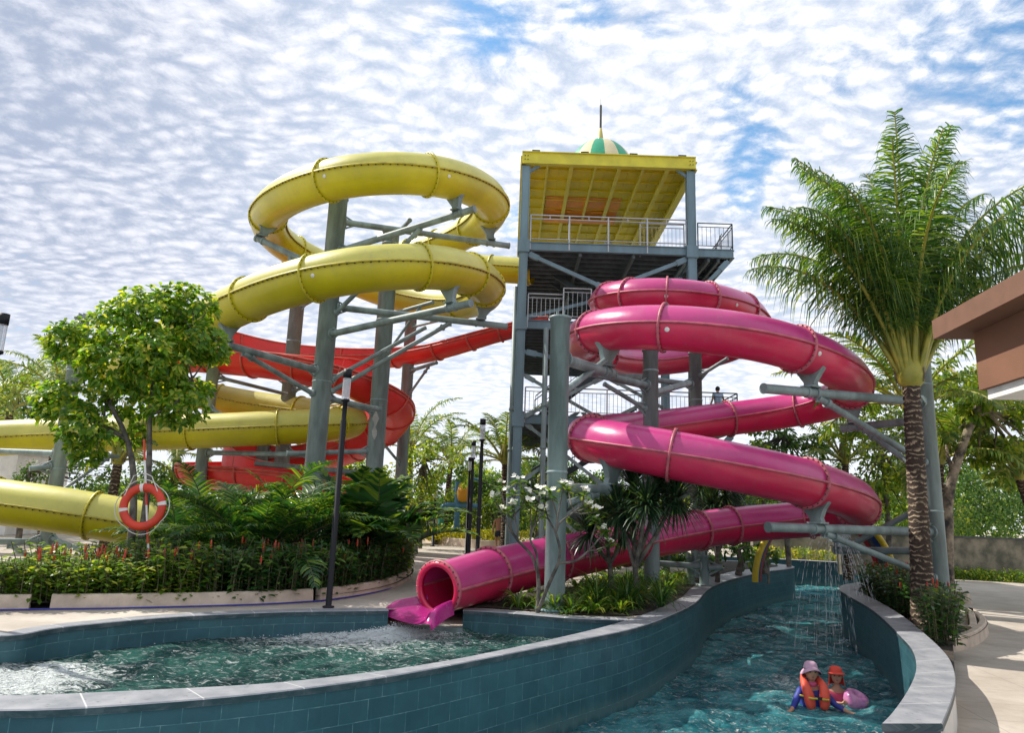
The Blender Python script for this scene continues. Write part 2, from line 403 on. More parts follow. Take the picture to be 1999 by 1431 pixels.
def copingmat():
    m = bpy.data.materials.new('stone_coping_slabs'); m.use_nodes = True
    t = NT(m.node_tree); b = t.N['Principled BSDF']
    uv = t.new('ShaderNodeTexCoord').outputs['UV']; g = t.new('ShaderNodeNewGeometry').outputs['Position']
    n = t.noise(g, 3.0, 6, .65); n2 = t.noise(g, 14, 4, .65)
    c = t.mix(t.rng(n, .3, .7), (.20, .215, .24), (.33, .335, .36))
    c = t.mix(t.rng(n2, .60, .70, 0, .75), c, (.07, .085, .10))
    br = t.new('ShaderNodeTexBrick'); t.set(br, 'Vector', uv); br.offset = 0
    t.set(br, 'Scale', 1.0); t.set(br, 'Brick Width', .95); t.set(br, 'Row Height', 5.0); t.set(br, 'Mortar Size', .008)
    c = t.mix(t.math('MULTIPLY', br.outputs['Fac'], .75), c, (.62, .62, .62))
    # wet drip stains, only on the vertical edge of the slabs
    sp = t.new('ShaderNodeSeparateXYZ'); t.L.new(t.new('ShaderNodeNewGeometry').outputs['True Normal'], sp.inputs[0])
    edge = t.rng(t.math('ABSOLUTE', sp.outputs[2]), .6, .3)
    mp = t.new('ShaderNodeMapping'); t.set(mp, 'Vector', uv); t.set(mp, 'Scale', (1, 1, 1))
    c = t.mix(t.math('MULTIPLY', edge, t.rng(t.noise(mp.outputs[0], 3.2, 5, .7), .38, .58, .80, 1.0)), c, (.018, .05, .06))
    t.set(b, 'Base Color', c); t.set(b, 'Roughness', .5)
    bp = t.new('ShaderNodeBump'); t.set(bp, 'Strength', .2); t.set(bp, 'Distance', .008); t.set(bp, 'Height', n2); t.L.new(bp.outputs[0], b.inputs['Normal'])
    return m
M['coping'] = copingmat()
WO2 = resamp(WO, 220, 3); WI2 = resamp(WI, 220, 3)
wall_thing('pool_wall', 'long curving teal tiled wall between the splash pool and the lazy river, pale stone top', WO2, WI2, -2.2, -1.2, 0.0)

# right bank wall
RI = [gr(*p) for p in ((1720, 1413), (1741, 1392), (1775, 1342), (1789, 1303), (1781, 1268), (1759, 1243), (1724, 1208), (1696, 1186), (1668, 1170), (1642, 1155))]
RO = [gr(*p) for p in ((1840, 1413), (1857, 1372), (1866, 1335), (1862, 1305), (1848, 1278), (1812, 1243), (1767, 1206), (1722, 1178), (1692, 1163), (1668, 1150))]
RI += [np.array([9.35, 20.6, 0]), np.array([10.2, 22.2, 0]), np.array([12.2, 24.4, 0]), np.array([14.6, 27, 0]), np.array([15.8, 30, 0]), np.array([16.4, 33.6, 0])]
RO += [np.array([9.8, 20.3, 0]), np.array([10.6, 21.9, 0]), np.array([12.6, 24.1, 0]), np.array([15.05, 26.8, 0]), np.array([16.3, 30, 0]), np.array([16.9, 33.6, 0])]
RI2 = resamp(RI, 120, 2); RO2 = resamp(RO, 120, 2)
wall_thing('river_bank_wall', 'curved wall right of the swimmers, grey stone top and sunlit strips on its tiles', RI2, RO2, -2.2, -.6, 0.0, True, 'tile', 'white')
# lower wall stub that carries on towards the viewer from the square end
c0 = RI2[0]; c1 = RO2[0]
sA = np.linspace(c0+np.array([.02, -.01, 0]), np.array([3.0, 3.0, 0]), 12); sB = np.linspace(c1+np.array([0.3, -.01, 0]), np.array([4.4, 3.0, 0]), 12)
wall_thing('low_bank_wall', 'lower stone topped wall stub in the bottom right corner', sA, sB, -2.2, -.6, -.10, True, 'tile', 'white')
# far wall of the river, beyond the bend
FA = resamp([np.array([2, 36.2, 0]), np.array([9.5, 36.4, 0]), np.array([13, 36.0, 0]), np.array([16.6, 34.4, 0]), np.array([17.0, 34.1, 0])], 60)
FB = FA+np.array([.1, .45, 0])
wall_thing('far_river_wall', 'straight teal tiled wall across the river behind the water spray', FA, FB, -2.2, -.6, 0.0)

# catch pool back wall
PBk = [np.array([-14, 8.2, 0]), np.array([-8.6, 9.2, 0])]+[gr(*p) for p in ((0, 1241), (90, 1228), (175, 1218), (350, 1203), (560, 1194), (700, 1192), (800, 1191), (898, 1191), (1000, 1197), (1110, 1206))]
jn = WI2[np.argmin(np.linalg.norm(WI2[:, :2]-gr(1228, 1213)[:2], axis=1))]
PBk += [jn*.5+PBk[-1]*.5, jn+np.array([.05, .05, 0])]
PB2 = resamp(PBk, 120, 1)
T_ = np.gradient(PB2, axis=0); nrmv = np.stack([-T_[:, 1], T_[:, 0], 0*T_[:, 0]], 1); nrmv /= np.linalg.norm(nrmv, axis=1)[:, None]
PBo = PB2+nrmv*.32
mx_ = at(855, 1150, 13.6)[0]; ia = int(np.argmin(abs(PB2[:, 0]-(mx_-.82))+(PB2[:, 1] < 12)*9)); ib = int(np.argmin(abs(PB2[:, 0]-(mx_+.46))+(PB2[:, 1] < 12)*9))
wall_thing('splash_pool_back_wall', 'shaded dark teal tiled pool rim in front of the hedge, left of the slide mouth', PB2[:ia+1], PBo[:ia+1], -1.2, -.6, -.004)
wall_thing('splash_pool_back_wall', 'shaded dark teal tiled pool rim right of the slide mouth, below the strap leaf bed', PB2[ib:], PBo[ib:], -1.2, -.6, -.004)
mb = MB(); q0, q1 = PB2[ia], PB2[ib]; mb.box(((q0[0]+q1[0])/2, (q0[1]+q1[1])/2+.16, -.75), (q1[0]-q0[0]+.02, .3, .9)); tag(mb.build('slide_footing', M['steel']), 'low dark footing under the pink slide mouth in the pool rim gap', 'footing')

# ground sheets
def sheet(name, outer, holes, z, m, skirt=None):
    polys = [[Vector((p[0], p[1], z)) for p in outer]]+[[Vector((p[0], p[1], z)) for p in h] for h in holes]
    tris = tessellate_polygon(polys); V = [tuple(p) for pl in polys for p in pl]
    mb = MB(); fs = []
    for a, b, c in tris:
        A, B, C_ = V[a], V[b], V[c]
        ar = (B[0]-A[0])*(C_[1]-A[1])-(B[1]-A[1])*(C_[0]-A[0])
        if abs(ar) < 1e-10: continue
        fs.append((a, b, c) if ar > 0 else (a, c, b))
    mb.add(V, fs, 0, False)
    if skirt is not None:
        for lp in [outer]:
            k = len(lp); Vv = []
            for p in lp: Vv += [(p[0], p[1], z), (p[0], p[1], skirt)]
            mb.add(Vv, [(2*i, 2*i+1, (2*i+3) % (2*k), (2*i+2) % (2*k)) for i in range(k)], 0, False)
    o = mb.build(name, m); struct(o); return o
mO = (WO2+WI2)/2; mR = (RI2+RO2)/2; mF = (FA+FB)/2
river = [tuple(p[:2]) for p in mO]+[(2.0, 33.4), (2.0, 36.4)]+[tuple(p[:2]) for p in mF]+[tuple(p[:2]) for p in mR[::-1]]+[(3.9, 3.0), (3.9, -9), (-14, -9)]
hole = [tuple(p[:2]) for p in (PB2+PBo)/2]; k2_ = int(np.argmin(np.linalg.norm(mO[:, :2]-np.array(hole[-1]), axis=1)))
hole = hole+[tuple(p[:2]) for p in mO[k2_+2:]]+[(2.0, 33.4), (2.0, 36.4)]+[tuple(p[:2]) for p in mF]+[tuple(p[:2]) for p in mR[::-1]]+[(3.9, 3.0), (3.9, -9), (-14, -9)]
sheet('ground', [(-600, -60), (600, -60), (600, 1500), (-600, 1500)], [hole], DZ, M['pave'])
# raised walkway, left of the river (its pool cut out)
walk = [tuple(p[:2]) for p in (PB2+PBo)[::1]/2]
k2 = int(np.argmin(np.linalg.norm(mO[:, :2]-np.array(walk[-1]), axis=1)))
notch = at(858, 1150, 13.7); i0 = [i for i, p in enumerate(walk) if abs(p[0]-notch[0]) < .52]
walk0 = list(walk)
walk = walk[:i0[0]]+[(walk[i0[0]][0], 15.2), (walk[i0[-1]][0]+.25, 15.2)]+walk[i0[-1]+1:]
walk = walk+[tuple(p[:2]) for p in mO[k2+2:]]+[(2.0, 33.4), (2.0, 70), (-60, 70), (-60, 8.2)]
sheet('walkway', walk, [], 0.0-.012, M['pave'])
sheet('river_bed', [(-15, -10), (31, -10), (31, 37), (-15, 37)], [], -2.15, mat('river_bed_tile', (.16, .42, .42), .6, var=.3, vscale=2))
pool_in = [tuple(p[:2]) for p in (PB2+PBo)/2]+[tuple(p[:2]) for p in mO[:k2+3][::-1]]
sheet('pool_floor', pool_in, [], -1.15, mat('pool_floor_tile', (.12, .30, .22), .6, col2=(.06, .18, .16), vscale=1.5))

# ------------------------------------------------------------------ water
def watermat(name, deep, pale, tint, foamspots, amt=.55, bs=(5.5, 17), strength=.55, glint_base=0.0):
    m = bpy.data.materials.new(name); m.use_nodes = True
    t = NT(m.node_tree); t.N.remove(t.N['Principled BSDF']); out = t.N['Material Output']
    g = t.new('ShaderNodeNewGeometry').outputs['Position']
    mp = t.new('ShaderNodeMapping'); t.set(mp, 'Vector', g); t.set(mp, 'Rotation', (0, 0, R(15))); t.set(mp, 'Scale', (.75, 1.15, 1))
    wv = t.noise(mp.outputs[0], bs[0], 4, .6, .9); w2 = t.noise(mp.outputs[0], bs[1], 3, .6, .4)
    rdg = lambda v: t.math('SUBTRACT', 1.0, t.math('ABSOLUTE', t.math('MULTIPLY_ADD', v, 2.0, -1.0)))
    h = t.math('ADD', rdg(wv), t.math('MULTIPLY', rdg(w2), .35))
    bp = t.new('ShaderNodeBump'); t.set(bp, 'Strength', strength); t.set(bp, 'Distance', .17); t.set(bp, 'Height', h)
    n = t.noise(g, 1.0, 5, .6, .8)
    c = t.mix(t.rng(n, .36, .66), deep, pale)
    foam = None
    for (x, y, r, k) in foamspots:
        dd = t.vmath('LENGTH', t.vmath('SUBTRACT', g, (x, y, 0)))
        f = t.rng(dd, r, r*.15, 0, k); foam = f if foam is None else t.math('MAXIMUM', foam, f)
    df = t.new('ShaderNodeBsdfDiffuse'); t.L.new(bp.outputs[0], df.inputs['Normal'])
    foam_glint = None
    if foam is not None:
        ft = t.noise(mp.outputs[0], 8.0, 7, .72, 1.6)
        foam_glint = t.rng(t.math('ADD', t.math('MULTIPLY_ADD', foam, .52, glint_base), ft), .555, .74)  # real foam at the spots; the all-over white streaks are painted sky glints
        c = t.mix(foam_glint, c, (.82, .88, .87))
    t.set(df, 0, c)
    tr = t.new('ShaderNodeBsdfTransparent'); t.set(tr, 0, tint+(1,))
    body = t.new('ShaderNodeMixShader'); a = amt if foam_glint is None else t.math('MAXIMUM', amt, foam_glint)
    t.set(body, 0, a); t.L.new(tr.outputs[0], body.inputs[1]); t.L.new(df.outputs[0], body.inputs[2])
    gl = t.new('ShaderNodeBsdfGlossy'); t.set(gl, 'Roughness', .04); t.L.new(bp.outputs[0], gl.inputs['Normal'])
    fr = t.new('ShaderNodeFresnel'); t.set(fr, 'IOR', 1.55); t.L.new(bp.outputs[0], fr.inputs['Normal'])
    ff = fr.outputs[0] if foam_glint is None else t.math('MULTIPLY', fr.outputs[0], t.math('SUBTRACT', 1.0, t.math('MULTIPLY', foam_glint, .8)))
    ms = t.new('ShaderNodeMixShader'); t.set(ms, 0, ff); t.L.new(body.outputs[0], ms.inputs[1]); t.L.new(gl.outputs[0], ms.inputs[2])
    t.L.new(ms.outputs[0], out.inputs[0]); return m
WZ = -1.2; PZ = -0.38
def inpoly(P, poly):
    x, y = P[:, 0], P[:, 1]; c = np.zeros(len(P), bool); n = len(poly)
    for i in range(n):
        x1, y1 = poly[i]; x2, y2 = poly[i-1]
        with np.errstate(divide='ignore', invalid='ignore'):
            c ^= ((y1 > y) != (y2 > y)) & (x < (x2-x1)*(y-y1)/(y2-y1)+x1)
    return c
rs = np.random.RandomState(5)
WAVES = [(rs.uniform(0, 2*pi), rs.uniform(2.5, 24.0), rs.uniform(0, 2*pi)) for _ in range(46)]
def wave(x, y, amp):
    h = np.zeros_like(x)
    for a, k, p in WAVES:
        kx, ky = math.cos(a)*k, math.sin(a)*k
        h += np.sin(kx*x+ky*y+p+.9*np.sin(.7*x*math.sin(a*3)+.8*y))*amp/k**.85
    return h
def water(name, x0, x1, y0, y1, step, poly, z, m, amp):
    xs = np.arange(x0, x1+step, step); ys = np.arange(y0, y1+step, step); nx, ny = len(xs), len(ys)
    X, Y = np.meshgrid(xs, ys); pts = np.stack([X.ravel(), Y.ravel()], 1)
    ins = inpoly(pts, poly).reshape(ny, nx)
    g = ins.copy(); g[1:] |= ins[:-1]; g[:-1] |= ins[1:]; g[:, 1:] |= ins[:, :-1]; g[:, :-1] |= ins[:, 1:]
    idx = -np.ones((ny, nx), int); idx[g] = np.arange(g.sum())
    Z = z+wave(X, Y, amp)
    q = g[:-1, :-1] & g[1:, :-1] & g[:-1, 1:] & g[1:, 1:]
    iy, ix = np.nonzero(q)
    fs = np.stack([idx[iy, ix], idx[iy, ix+1], idx[iy+1, ix+1], idx[iy+1, ix]], 1)
    mb = MB(); mb.add(np.stack([X[g], Y[g], Z[g]], 1), fs.tolist(), 0, True)
    o = mb.build(name, m); struct(o); return o
spl = gr(760, 1230, PZ)
M['pw'] = watermat('splash_pool_water', (.008, .062, .066), (.07, .27, .22), (.20, .70, .58), [(spl[0], spl[1], 1.5, 1.0), (spl[0]-.5, spl[1]-.3, 2.8, .35), (gr(40, 1330, PZ)[0], gr(40, 1330, PZ)[1], 1.5, .5)], amt=.62, bs=(7.5, 22), strength=1.0, glint_base=.05)
M['rw'] = watermat('river_water', (.010, .17, .23), (.14, .66, .72), (.3, .85, .85), [(gr(1655, 1140, WZ)[0], gr(1655, 1140, WZ)[1], 3.2, .7), (gr(1560, 1340, WZ)[0], gr(1560, 1340, WZ)[1], 1.8, .5), (gr(1480, 1420, WZ)[0]+.2, gr(1480, 1420, WZ)[1], 1.2, .4)], amt=.62, bs=(7.0, 20), strength=1.0, glint_base=.045)
water('splash_pool_water', -14, 3.5, 6.4, 14.6, .05, pool_in, PZ, M['pw'], .032)
water('river_water', -3, 14, 6, 24, .06, river, WZ, M['rw'], .034)
water('river_water', -14, 30, 23.98, 37, .2, river, WZ, M['rw'], .034)
water('river_water', -14, 5, -9, 5.95, .3, river, WZ, M['rw'], .034)

# curbs of the planting beds: swept profile along a line
def curb(name, label, pts, h=.24, w=.16, z0=0.0, n=60, m='curb', lean=.03, group=None):
    P = resamp(pts, n, 1); T = np.gradient(P, axis=0); N = np.stack([-T[:, 1], T[:, 0], 0*T[:, 0]], 1); N /= np.linalg.norm(N, axis=1)[:, None]
    prof = [(0, 0), (lean, h-.02), (lean+.02, h), (w-.02, h), (w, h-.02), (w, 0)]
    V = []
    for i in range(n): V += [P[i]+N[i]*a+np.array([0, 0, z0+b-.01]) for a, b in prof]
    mb = MB(); k = len(prof)
    mb.add(V, [(k*i+j, k*i+j+1, k*i+k+j+1, k*i+k+j) for i in range(n-1) for j in range(k-1)]+[tuple(range(k))[::-1], tuple(k*(n-1)+j for j in range(k))], 0, False)
    o = mb.build(name, M[m]); tag(o, label, 'curb', group); return o
CB = [gr(*p) for p in ((-60, 1193), (60, 1191), (95, 1190), (250, 1188), (503, 1181), (612, 1175), (628, 1174), (700, 1164), (760, 1151), (792, 1136))]
CB += [np.array([-2.55, 20.3, 0]), np.array([-2.9, 22, 0]), np.array([-4.0, 24, 0]), np.array([-6, 27, 0])]
CB2 = resamp(CB, 200, 1)
def sub(P, a, b):
    i = int(np.argmin(np.linalg.norm(P[:, :2]-a[:2], axis=1))); j = int(np.argmin(np.linalg.norm(P[:, :2]-b[:2], axis=1))); return P[i:j+1]
curb('planter_curb', 'short cream kerb piece at the left edge of the photo', sub(CB2, CB[0], CB[1]), n=10)
curb('planter_curb', 'long pale kerb with a drain gap at each end, below the life ring', sub(CB2, CB[2], CB[5]), n=50)
curb('planter_curb', 'curving cream kerb round the right end of the red spiked hedge bed', sub(CB2, CB[6], CB[13]), n=70)
bed = [tuple(p[:2]) for p in CB2]+[(-9, 28), (-9, 19), (-22, 18), (-22, 12)]
bed = [(p[0]+.03, p[1]+.06) for p in bed]
sheet('planting_soil', bed, [], .10, M['soil'])
mb = MB(); mb.tube(resamp([p+np.array([-.02, -.07, .012]) for p in CB[:10]], 90, 1), .014, 6)
tag(mb.build('garden_hose', mat('blue_hose', (.02, .03, .30), .4)), 'thin blue hose lying along the foot of the hedge kerb', 'hose')
# bed between splash pool and river
isl = [tuple((p+np.array([0, .1, 0]))[:2]) for p in PBo[ib+1:]]
k3 = int(np.argmin(np.linalg.norm(WI2[:, :2]-np.array(isl[-1]), axis=1)))
isl += [tuple(p[:2]) for p in WI2[k3+2:205]]+[(8.5, 28), (6, 24), (3.5, 21), (0.8, 17.5), (-.6, 15.3)]
sheet('planting_soil', isl, [], .012, M['soil'])
# bed round the palm, right bank
RB = [gr(*p, DZ) for p in ((1862, 1275), (1905, 1262), (1930, 1240), (1922, 1222), (1890, 1205))]
RBc = RB+[np.array([9.6, 15.4, DZ]), np.array([10.2, 17, DZ]), np.array([11.0, 19, DZ]), np.array([12.2, 21.3, DZ])]
RBc = [np.array([*p[:2], 0]) for p in RBc]
curb('planter_curb', 'rounded cream kerb at the foot of the big coconut palm', RBc, h=.27, w=.16, z0=DZ, n=50, lean=.02)
rbed = [tuple(p[:2]) for p in resamp(RBc, 50)]+[tuple(p[:2]) for p in RO2[:97][::-1] if p[1] > 9.6]
sheet('planting_soil', rbed, [], DZ+.2, M['soil'])
kc = gr(1890, 1180, DZ)
curb('planter_curb', 'small cream kerb end on the right path behind the palm bed', [np.array([kc[0]-.9, kc[1]+1.2, 0]), np.array([kc[0], kc[1], 0]), np.array([kc[0]+.4, kc[1]+.7, 0]), np.array([kc[0]+.2, kc[1]+2.5, 0])], h=.3, w=.2, z0=DZ, n=20)
# far bed with yellow flowers, along the walkway
fc = [gr(*p) for p in ((800, 1054), (850, 1062), (900, 1068), (960, 1072), (1000, 1073))]
fc[-1] = np.array([2.0, fc[-2][1]-.5, 0])
curb('planter_curb', 'far cream kerb along the walkway in front of yellow ground cover', fc, h=.4, w=.3, n=30)
# ------------------------------------------------------------------ slides
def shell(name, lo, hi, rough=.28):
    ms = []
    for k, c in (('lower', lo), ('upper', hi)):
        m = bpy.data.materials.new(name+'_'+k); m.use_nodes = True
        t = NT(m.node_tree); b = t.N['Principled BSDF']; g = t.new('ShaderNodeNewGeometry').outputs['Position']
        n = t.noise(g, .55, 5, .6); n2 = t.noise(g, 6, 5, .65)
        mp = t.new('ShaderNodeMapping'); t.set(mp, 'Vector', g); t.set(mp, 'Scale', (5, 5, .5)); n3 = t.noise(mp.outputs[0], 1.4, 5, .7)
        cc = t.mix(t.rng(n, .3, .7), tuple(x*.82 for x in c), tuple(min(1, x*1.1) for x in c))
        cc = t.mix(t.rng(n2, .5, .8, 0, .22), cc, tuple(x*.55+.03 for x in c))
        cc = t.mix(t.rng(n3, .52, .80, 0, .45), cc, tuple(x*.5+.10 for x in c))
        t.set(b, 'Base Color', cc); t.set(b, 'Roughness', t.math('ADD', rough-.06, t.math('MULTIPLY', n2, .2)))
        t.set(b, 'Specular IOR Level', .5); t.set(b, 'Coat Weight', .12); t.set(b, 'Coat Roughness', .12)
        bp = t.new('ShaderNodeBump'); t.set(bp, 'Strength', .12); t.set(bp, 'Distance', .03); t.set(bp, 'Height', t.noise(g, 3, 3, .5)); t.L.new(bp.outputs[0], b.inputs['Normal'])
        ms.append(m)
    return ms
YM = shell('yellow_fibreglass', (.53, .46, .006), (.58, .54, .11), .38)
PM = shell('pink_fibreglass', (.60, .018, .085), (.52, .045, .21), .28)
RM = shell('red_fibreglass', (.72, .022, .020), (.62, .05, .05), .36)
M['pinkrib'] = mat('pink_rib_edge', (.50, .12, .16), .5, var=.3)
M['yelrib'] = mat('yellow_rib_edge', (.50, .42, .05), .5, var=.3, vscale=4)
M['redrib'] = mat('red_rib_edge', (.62, .10, .07), .5, var=.3)

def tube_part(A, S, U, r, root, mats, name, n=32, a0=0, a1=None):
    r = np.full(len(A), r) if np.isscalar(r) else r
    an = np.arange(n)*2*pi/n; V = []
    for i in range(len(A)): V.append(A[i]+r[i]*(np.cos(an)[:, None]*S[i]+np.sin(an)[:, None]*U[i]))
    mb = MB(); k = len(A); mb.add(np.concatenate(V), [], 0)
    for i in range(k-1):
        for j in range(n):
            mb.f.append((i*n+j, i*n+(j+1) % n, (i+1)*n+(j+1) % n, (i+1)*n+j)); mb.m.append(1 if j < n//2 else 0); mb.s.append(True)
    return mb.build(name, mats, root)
def ring(mb, c, t, s, u, r, h=.07, w=.07, n=36, nb=26, amin=0, amax=2*pi, mi=0):
    an = np.linspace(amin, amax, n+1); V = []
    for a in an:
        d = math.cos(a)*s+math.sin(a)*u
        V += [c+d*(r-.015)-t*w/2, c+d*(r+h)-t*w/2, c+d*(r+h)+t*w/2, c+d*(r-.015)+t*w/2]
    mb.add(V, [(4*i+j, 4*i+(j+1) % 4, 4*i+4+(j+1) % 4, 4*i+4+j) for i in range(n) for j in range(4)], mi, True)
    for a in np.linspace(amin, amax, nb, endpoint=False):
        d = math.cos(a)*s+math.sin(a)*u; e = math.cos(a)*u-math.sin(a)*s
        for sg in (-1, 1):
            p = c+d*(r+h*.55)+t*sg*(w/2+.008)
            mb.add([p+e*.016+d*.016, p-e*.016+d*.016, p-e*.016-d*.016, p+e*.016-d*.016, p+t*sg*.018], [(0, 1, 4), (1, 2, 4), (2, 3, 4), (3, 0, 4)], 1, False)
def seam(A, S, U, r, root, m, bolts=True, sc=1.0):
    mb = MB(); r = np.full(len(A), r) if np.isscalar(r) else r
    for sg in (-1, 1):
        V = []
        for i in range(len(A)):
            d = S[i]*sg; V += [A[i]+d*(r[i]-.02)+U[i]*.022*sc, A[i]+d*(r[i]+.055*sc)+U[i]*.022*sc, A[i]+d*(r[i]+.055*sc)-U[i]*.022*sc, A[i]+d*(r[i]-.02)-U[i]*.022*sc]
        mb.add(V, [(4*i+j, 4*i+(j+1) % 4, 4*i+4+(j+1) % 4, 4*i+4+j) for i in range(len(A)-1) for j in range(4)], 0, True)
        if bolts:
            for i in range(1, len(A)-1, 1):
                p = A[i]+S[i]*sg*(r[i]+.03)-U[i]*.032; e = nrm(A[i+1]-A[i])*.022; d = S[i]*sg*.022
                mb.add([p+e+d, p-e+d, p-e-d, p+e-d, p-U[i]*.03], [(0, 1, 4), (1, 2, 4), (2, 3, 4), (3, 0, 4)], 1, False)
    return mb.build('seam_flange', [m, M['bolt']], root)

YEL = [(1040,530,30.5),(985,527,30.8),(910,520,31.2),(830,515,31.4),(765,512,30.8),(745,508,29.4),(790,500,28.2),(860,478,27.2),(925,448,25.8),(962,412,23.6),(948,378,21.6),(890,350,19.9),(820,338,19),(740,336,18.7),(660,346,19),(580,372,20.2),(530,405,22),(522,440,24.2),(552,478,26.2),(615,512,27.6),(690,548,28),(770,577,27.8),(860,592,26.6),(925,588,24.6),(952,568,22.3),(930,540,20.1),(880,524,18.6),(800,518,17.6),(710,524,17.2),(620,540,17.5),(530,566,18.3),(440,606,19.6),(350,655,21.3),(270,695,23.4),(225,722,25.8),(250,740,28),(330,755,29.4),(430,780,30),(540,798,29.9),(630,808,29.2),(685,818,27.9),(690,826,26.5),(640,831,25.4),(540,835,24.9),(420,841,24.8),(300,846,24.8),(160,849,24.7),(40,853,24.4),(-90,862,23.8),(-200,880,22.8),(-260,905,21.5),(-250,935,20.4),(-160,960,19.7),(-40,975,19.4),(100,993,19.4),(220,1013,19.6),(320,1031,20)]
PNK = [(1262,625,27),(1215,612,25),(1182,598,23),(1180,586,21.2),(1215,578,19.9),(1275,574,19.2),(1340,578,19.1),(1410,590,19.7),(1462,610,21),(1478,640,22.7),(1455,668,24.2),(1400,690,25),(1330,702,25),(1260,707,24.2),(1195,702,22.5),(1150,686,20.4),(1135,664,18.3),(1160,646,16.5),(1225,637,15.4),(1310,638,14.9),(1400,646,14.7),(1490,660,14.8),(1580,688,15.4),(1645,722,16.5),(1668,755,18.2),(1640,782,19.8),(1575,797,20.8),(1490,810,21.2),(1400,820,21.1),(1310,832,20.6),(1225,842,19.8),(1160,848,18.6),(1137,852,17.2),(1160,860,15.9),(1225,872,14.9),(1310,888,14.5),(1400,905,14.4),(1490,923,14.6),(1580,944,15.3),(1650,966,16.5),(1680,986,18),(1660,1004,19.4),(1600,1013,20.4),(1520,1018,20.8),(1440,1024,20.6),(1360,1035,20),(1270,1052,19),(1180,1071,17.9),(1090,1090,16.8),(1000,1110,15.6),(920,1130,14.4),(856,1149,13.55)]
RED = [(1070,628,29.5),(1010,638,29.5),(950,655,29.8),(880,676,30.5),(800,694,31.5),(700,700,32.5),(590,698,33),(470,692,32.6),(380,690,31.2),(340,690,29.3),(370,690,27.6),(440,694,26.6),(530,702,26.1),(620,718,26),(700,742,26.3),(755,772,27.2),(775,800,28.5),(755,835,29.9),(700,868,30.8),(610,895,31.2),(510,905,31),(425,908,30.2),(380,912,29),(385,918,27.8),(440,920,26.9),(530,926,26.4),(620,940,26.2),(690,960,26.4),(760,985,26.8)]
SL = {}
def make_slide(key, ctrl, r, mats, rib, flanges, name, label, step=.16):
    A, ix = smooth_path(ctrl, step); T, S, U = frames(A)
    root = thing(name, label, 'water slide', (A[-1][0], A[-1][1], 0))
    r = np.full(len(A), float(r))
    if key == 'p': r = np.interp(ix, [0, 49.5, 52.5, 60], [r[0], r[0], .40, .40])
    SL[key] = (A, T, S, U, r, ix, root)
    tube_part(A, S, U, r, root, mats, 'tube')
    seam(A, S, U, r, root, rib, key == 'y')
    for fi in flanges:
        i = int(np.argmin(abs(ix-fi))); mb = MB(); ring(mb, A[i], T[i], S[i], U[i], r[i], .062, .05)
        mb.build('joint_flange', [rib if key == 'p' else mats[0], M['bolt']], root)
    return root, A, T, S, U
yr = .60
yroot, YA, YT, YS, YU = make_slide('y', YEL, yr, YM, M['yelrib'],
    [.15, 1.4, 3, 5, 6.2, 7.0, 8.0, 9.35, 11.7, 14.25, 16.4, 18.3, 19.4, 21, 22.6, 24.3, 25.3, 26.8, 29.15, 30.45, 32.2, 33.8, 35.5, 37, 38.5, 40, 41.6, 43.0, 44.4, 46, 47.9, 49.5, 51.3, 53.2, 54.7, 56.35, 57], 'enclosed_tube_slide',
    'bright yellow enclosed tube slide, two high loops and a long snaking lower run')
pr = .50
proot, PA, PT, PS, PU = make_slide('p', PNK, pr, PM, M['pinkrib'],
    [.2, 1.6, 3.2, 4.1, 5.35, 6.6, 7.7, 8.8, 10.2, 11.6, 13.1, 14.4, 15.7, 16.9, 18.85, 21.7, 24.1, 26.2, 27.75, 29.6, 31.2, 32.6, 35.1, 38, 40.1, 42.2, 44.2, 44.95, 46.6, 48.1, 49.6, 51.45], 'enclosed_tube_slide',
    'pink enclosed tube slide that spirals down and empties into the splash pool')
# white scuff marks / maker spots near some flanges are separate tiny discs on the shell
for root, A, T, S, U, r, ix, L in ((yroot, YA, YT, YS, YU, yr, SL['y'][5], (11.45, 14.05, 28.9, 47.5)), (proot, PA, PT, PS, PU, pr, SL['p'][5], (5.45, 7.1, 16.95, 18.95, 21.85))):
    for fi in L:
        i = int(np.argmin(abs(ix-fi))); sg = 1 if (A[i]-CAM)@S[i] < 0 else -1
        a = R(-18); d = S[i]*sg*math.cos(a)+U[i]*math.sin(a); mb = MB(); mb.lathe(A[i]+d*(r+.002), [(.055, 0), (.045, .012), (.001, .014)], 10, axis=d)
        mb.build('repair_patch', M['white'], root)
# pink mouth: collar ring and open run-out
c, t_, s_, u_ = PA[-1], PT[-1], PS[-1], PU[-1]
mb = MB(); pr = .40; ring(mb, c, t_, s_, u_, pr, .075, .09, 44, 0); mb.build('mouth_collar', [PM[0]], proot)
tail_end = gr(782, 1242, PZ); E0 = np.array([tail_end[0], tail_end[1], 0]); c0_ = np.array([c[0], c[1], 0]); nT = 26
dr = nrm(E0-c0_); s2 = np.cross(dr, [0, 0, 1.]); zup = np.array([0, 0, 1.]); V = []; mb = MB(); na = 15
for i in range(nT+1):
    u = i/nT; p = c0_+(E0-c0_)*u*1.0-dr*.03; fl = c[2]-.385-.15*u**1.4; w = .385+.28*u
    hh = .22 if u < .55 else .22*max(.15, 1-((u-.55)/.45)**2.4)**.6
    top = fl+hh; lip = .05+.13*u; L = []
    for sg in (-1, 1):
        q = [p+s2*sg*(w+lip+.06)+zup*min(top-.05, fl-.02), p+s2*sg*(w+lip)+zup*(top-.09*(hh > .1)), p+s2*sg*(w+lip*.55)+zup*(top-.008), p+s2*sg*(w+.0)+zup*top]
        L.append(q)
    arc = [p+s2*w*math.cos(a)+zup*(fl+hh*(1-abs(math.sin(a))**.8)) for a in np.linspace(pi, 2*pi, na)]
    V += L[0][:3]+arc+L[1][:3][::-1]
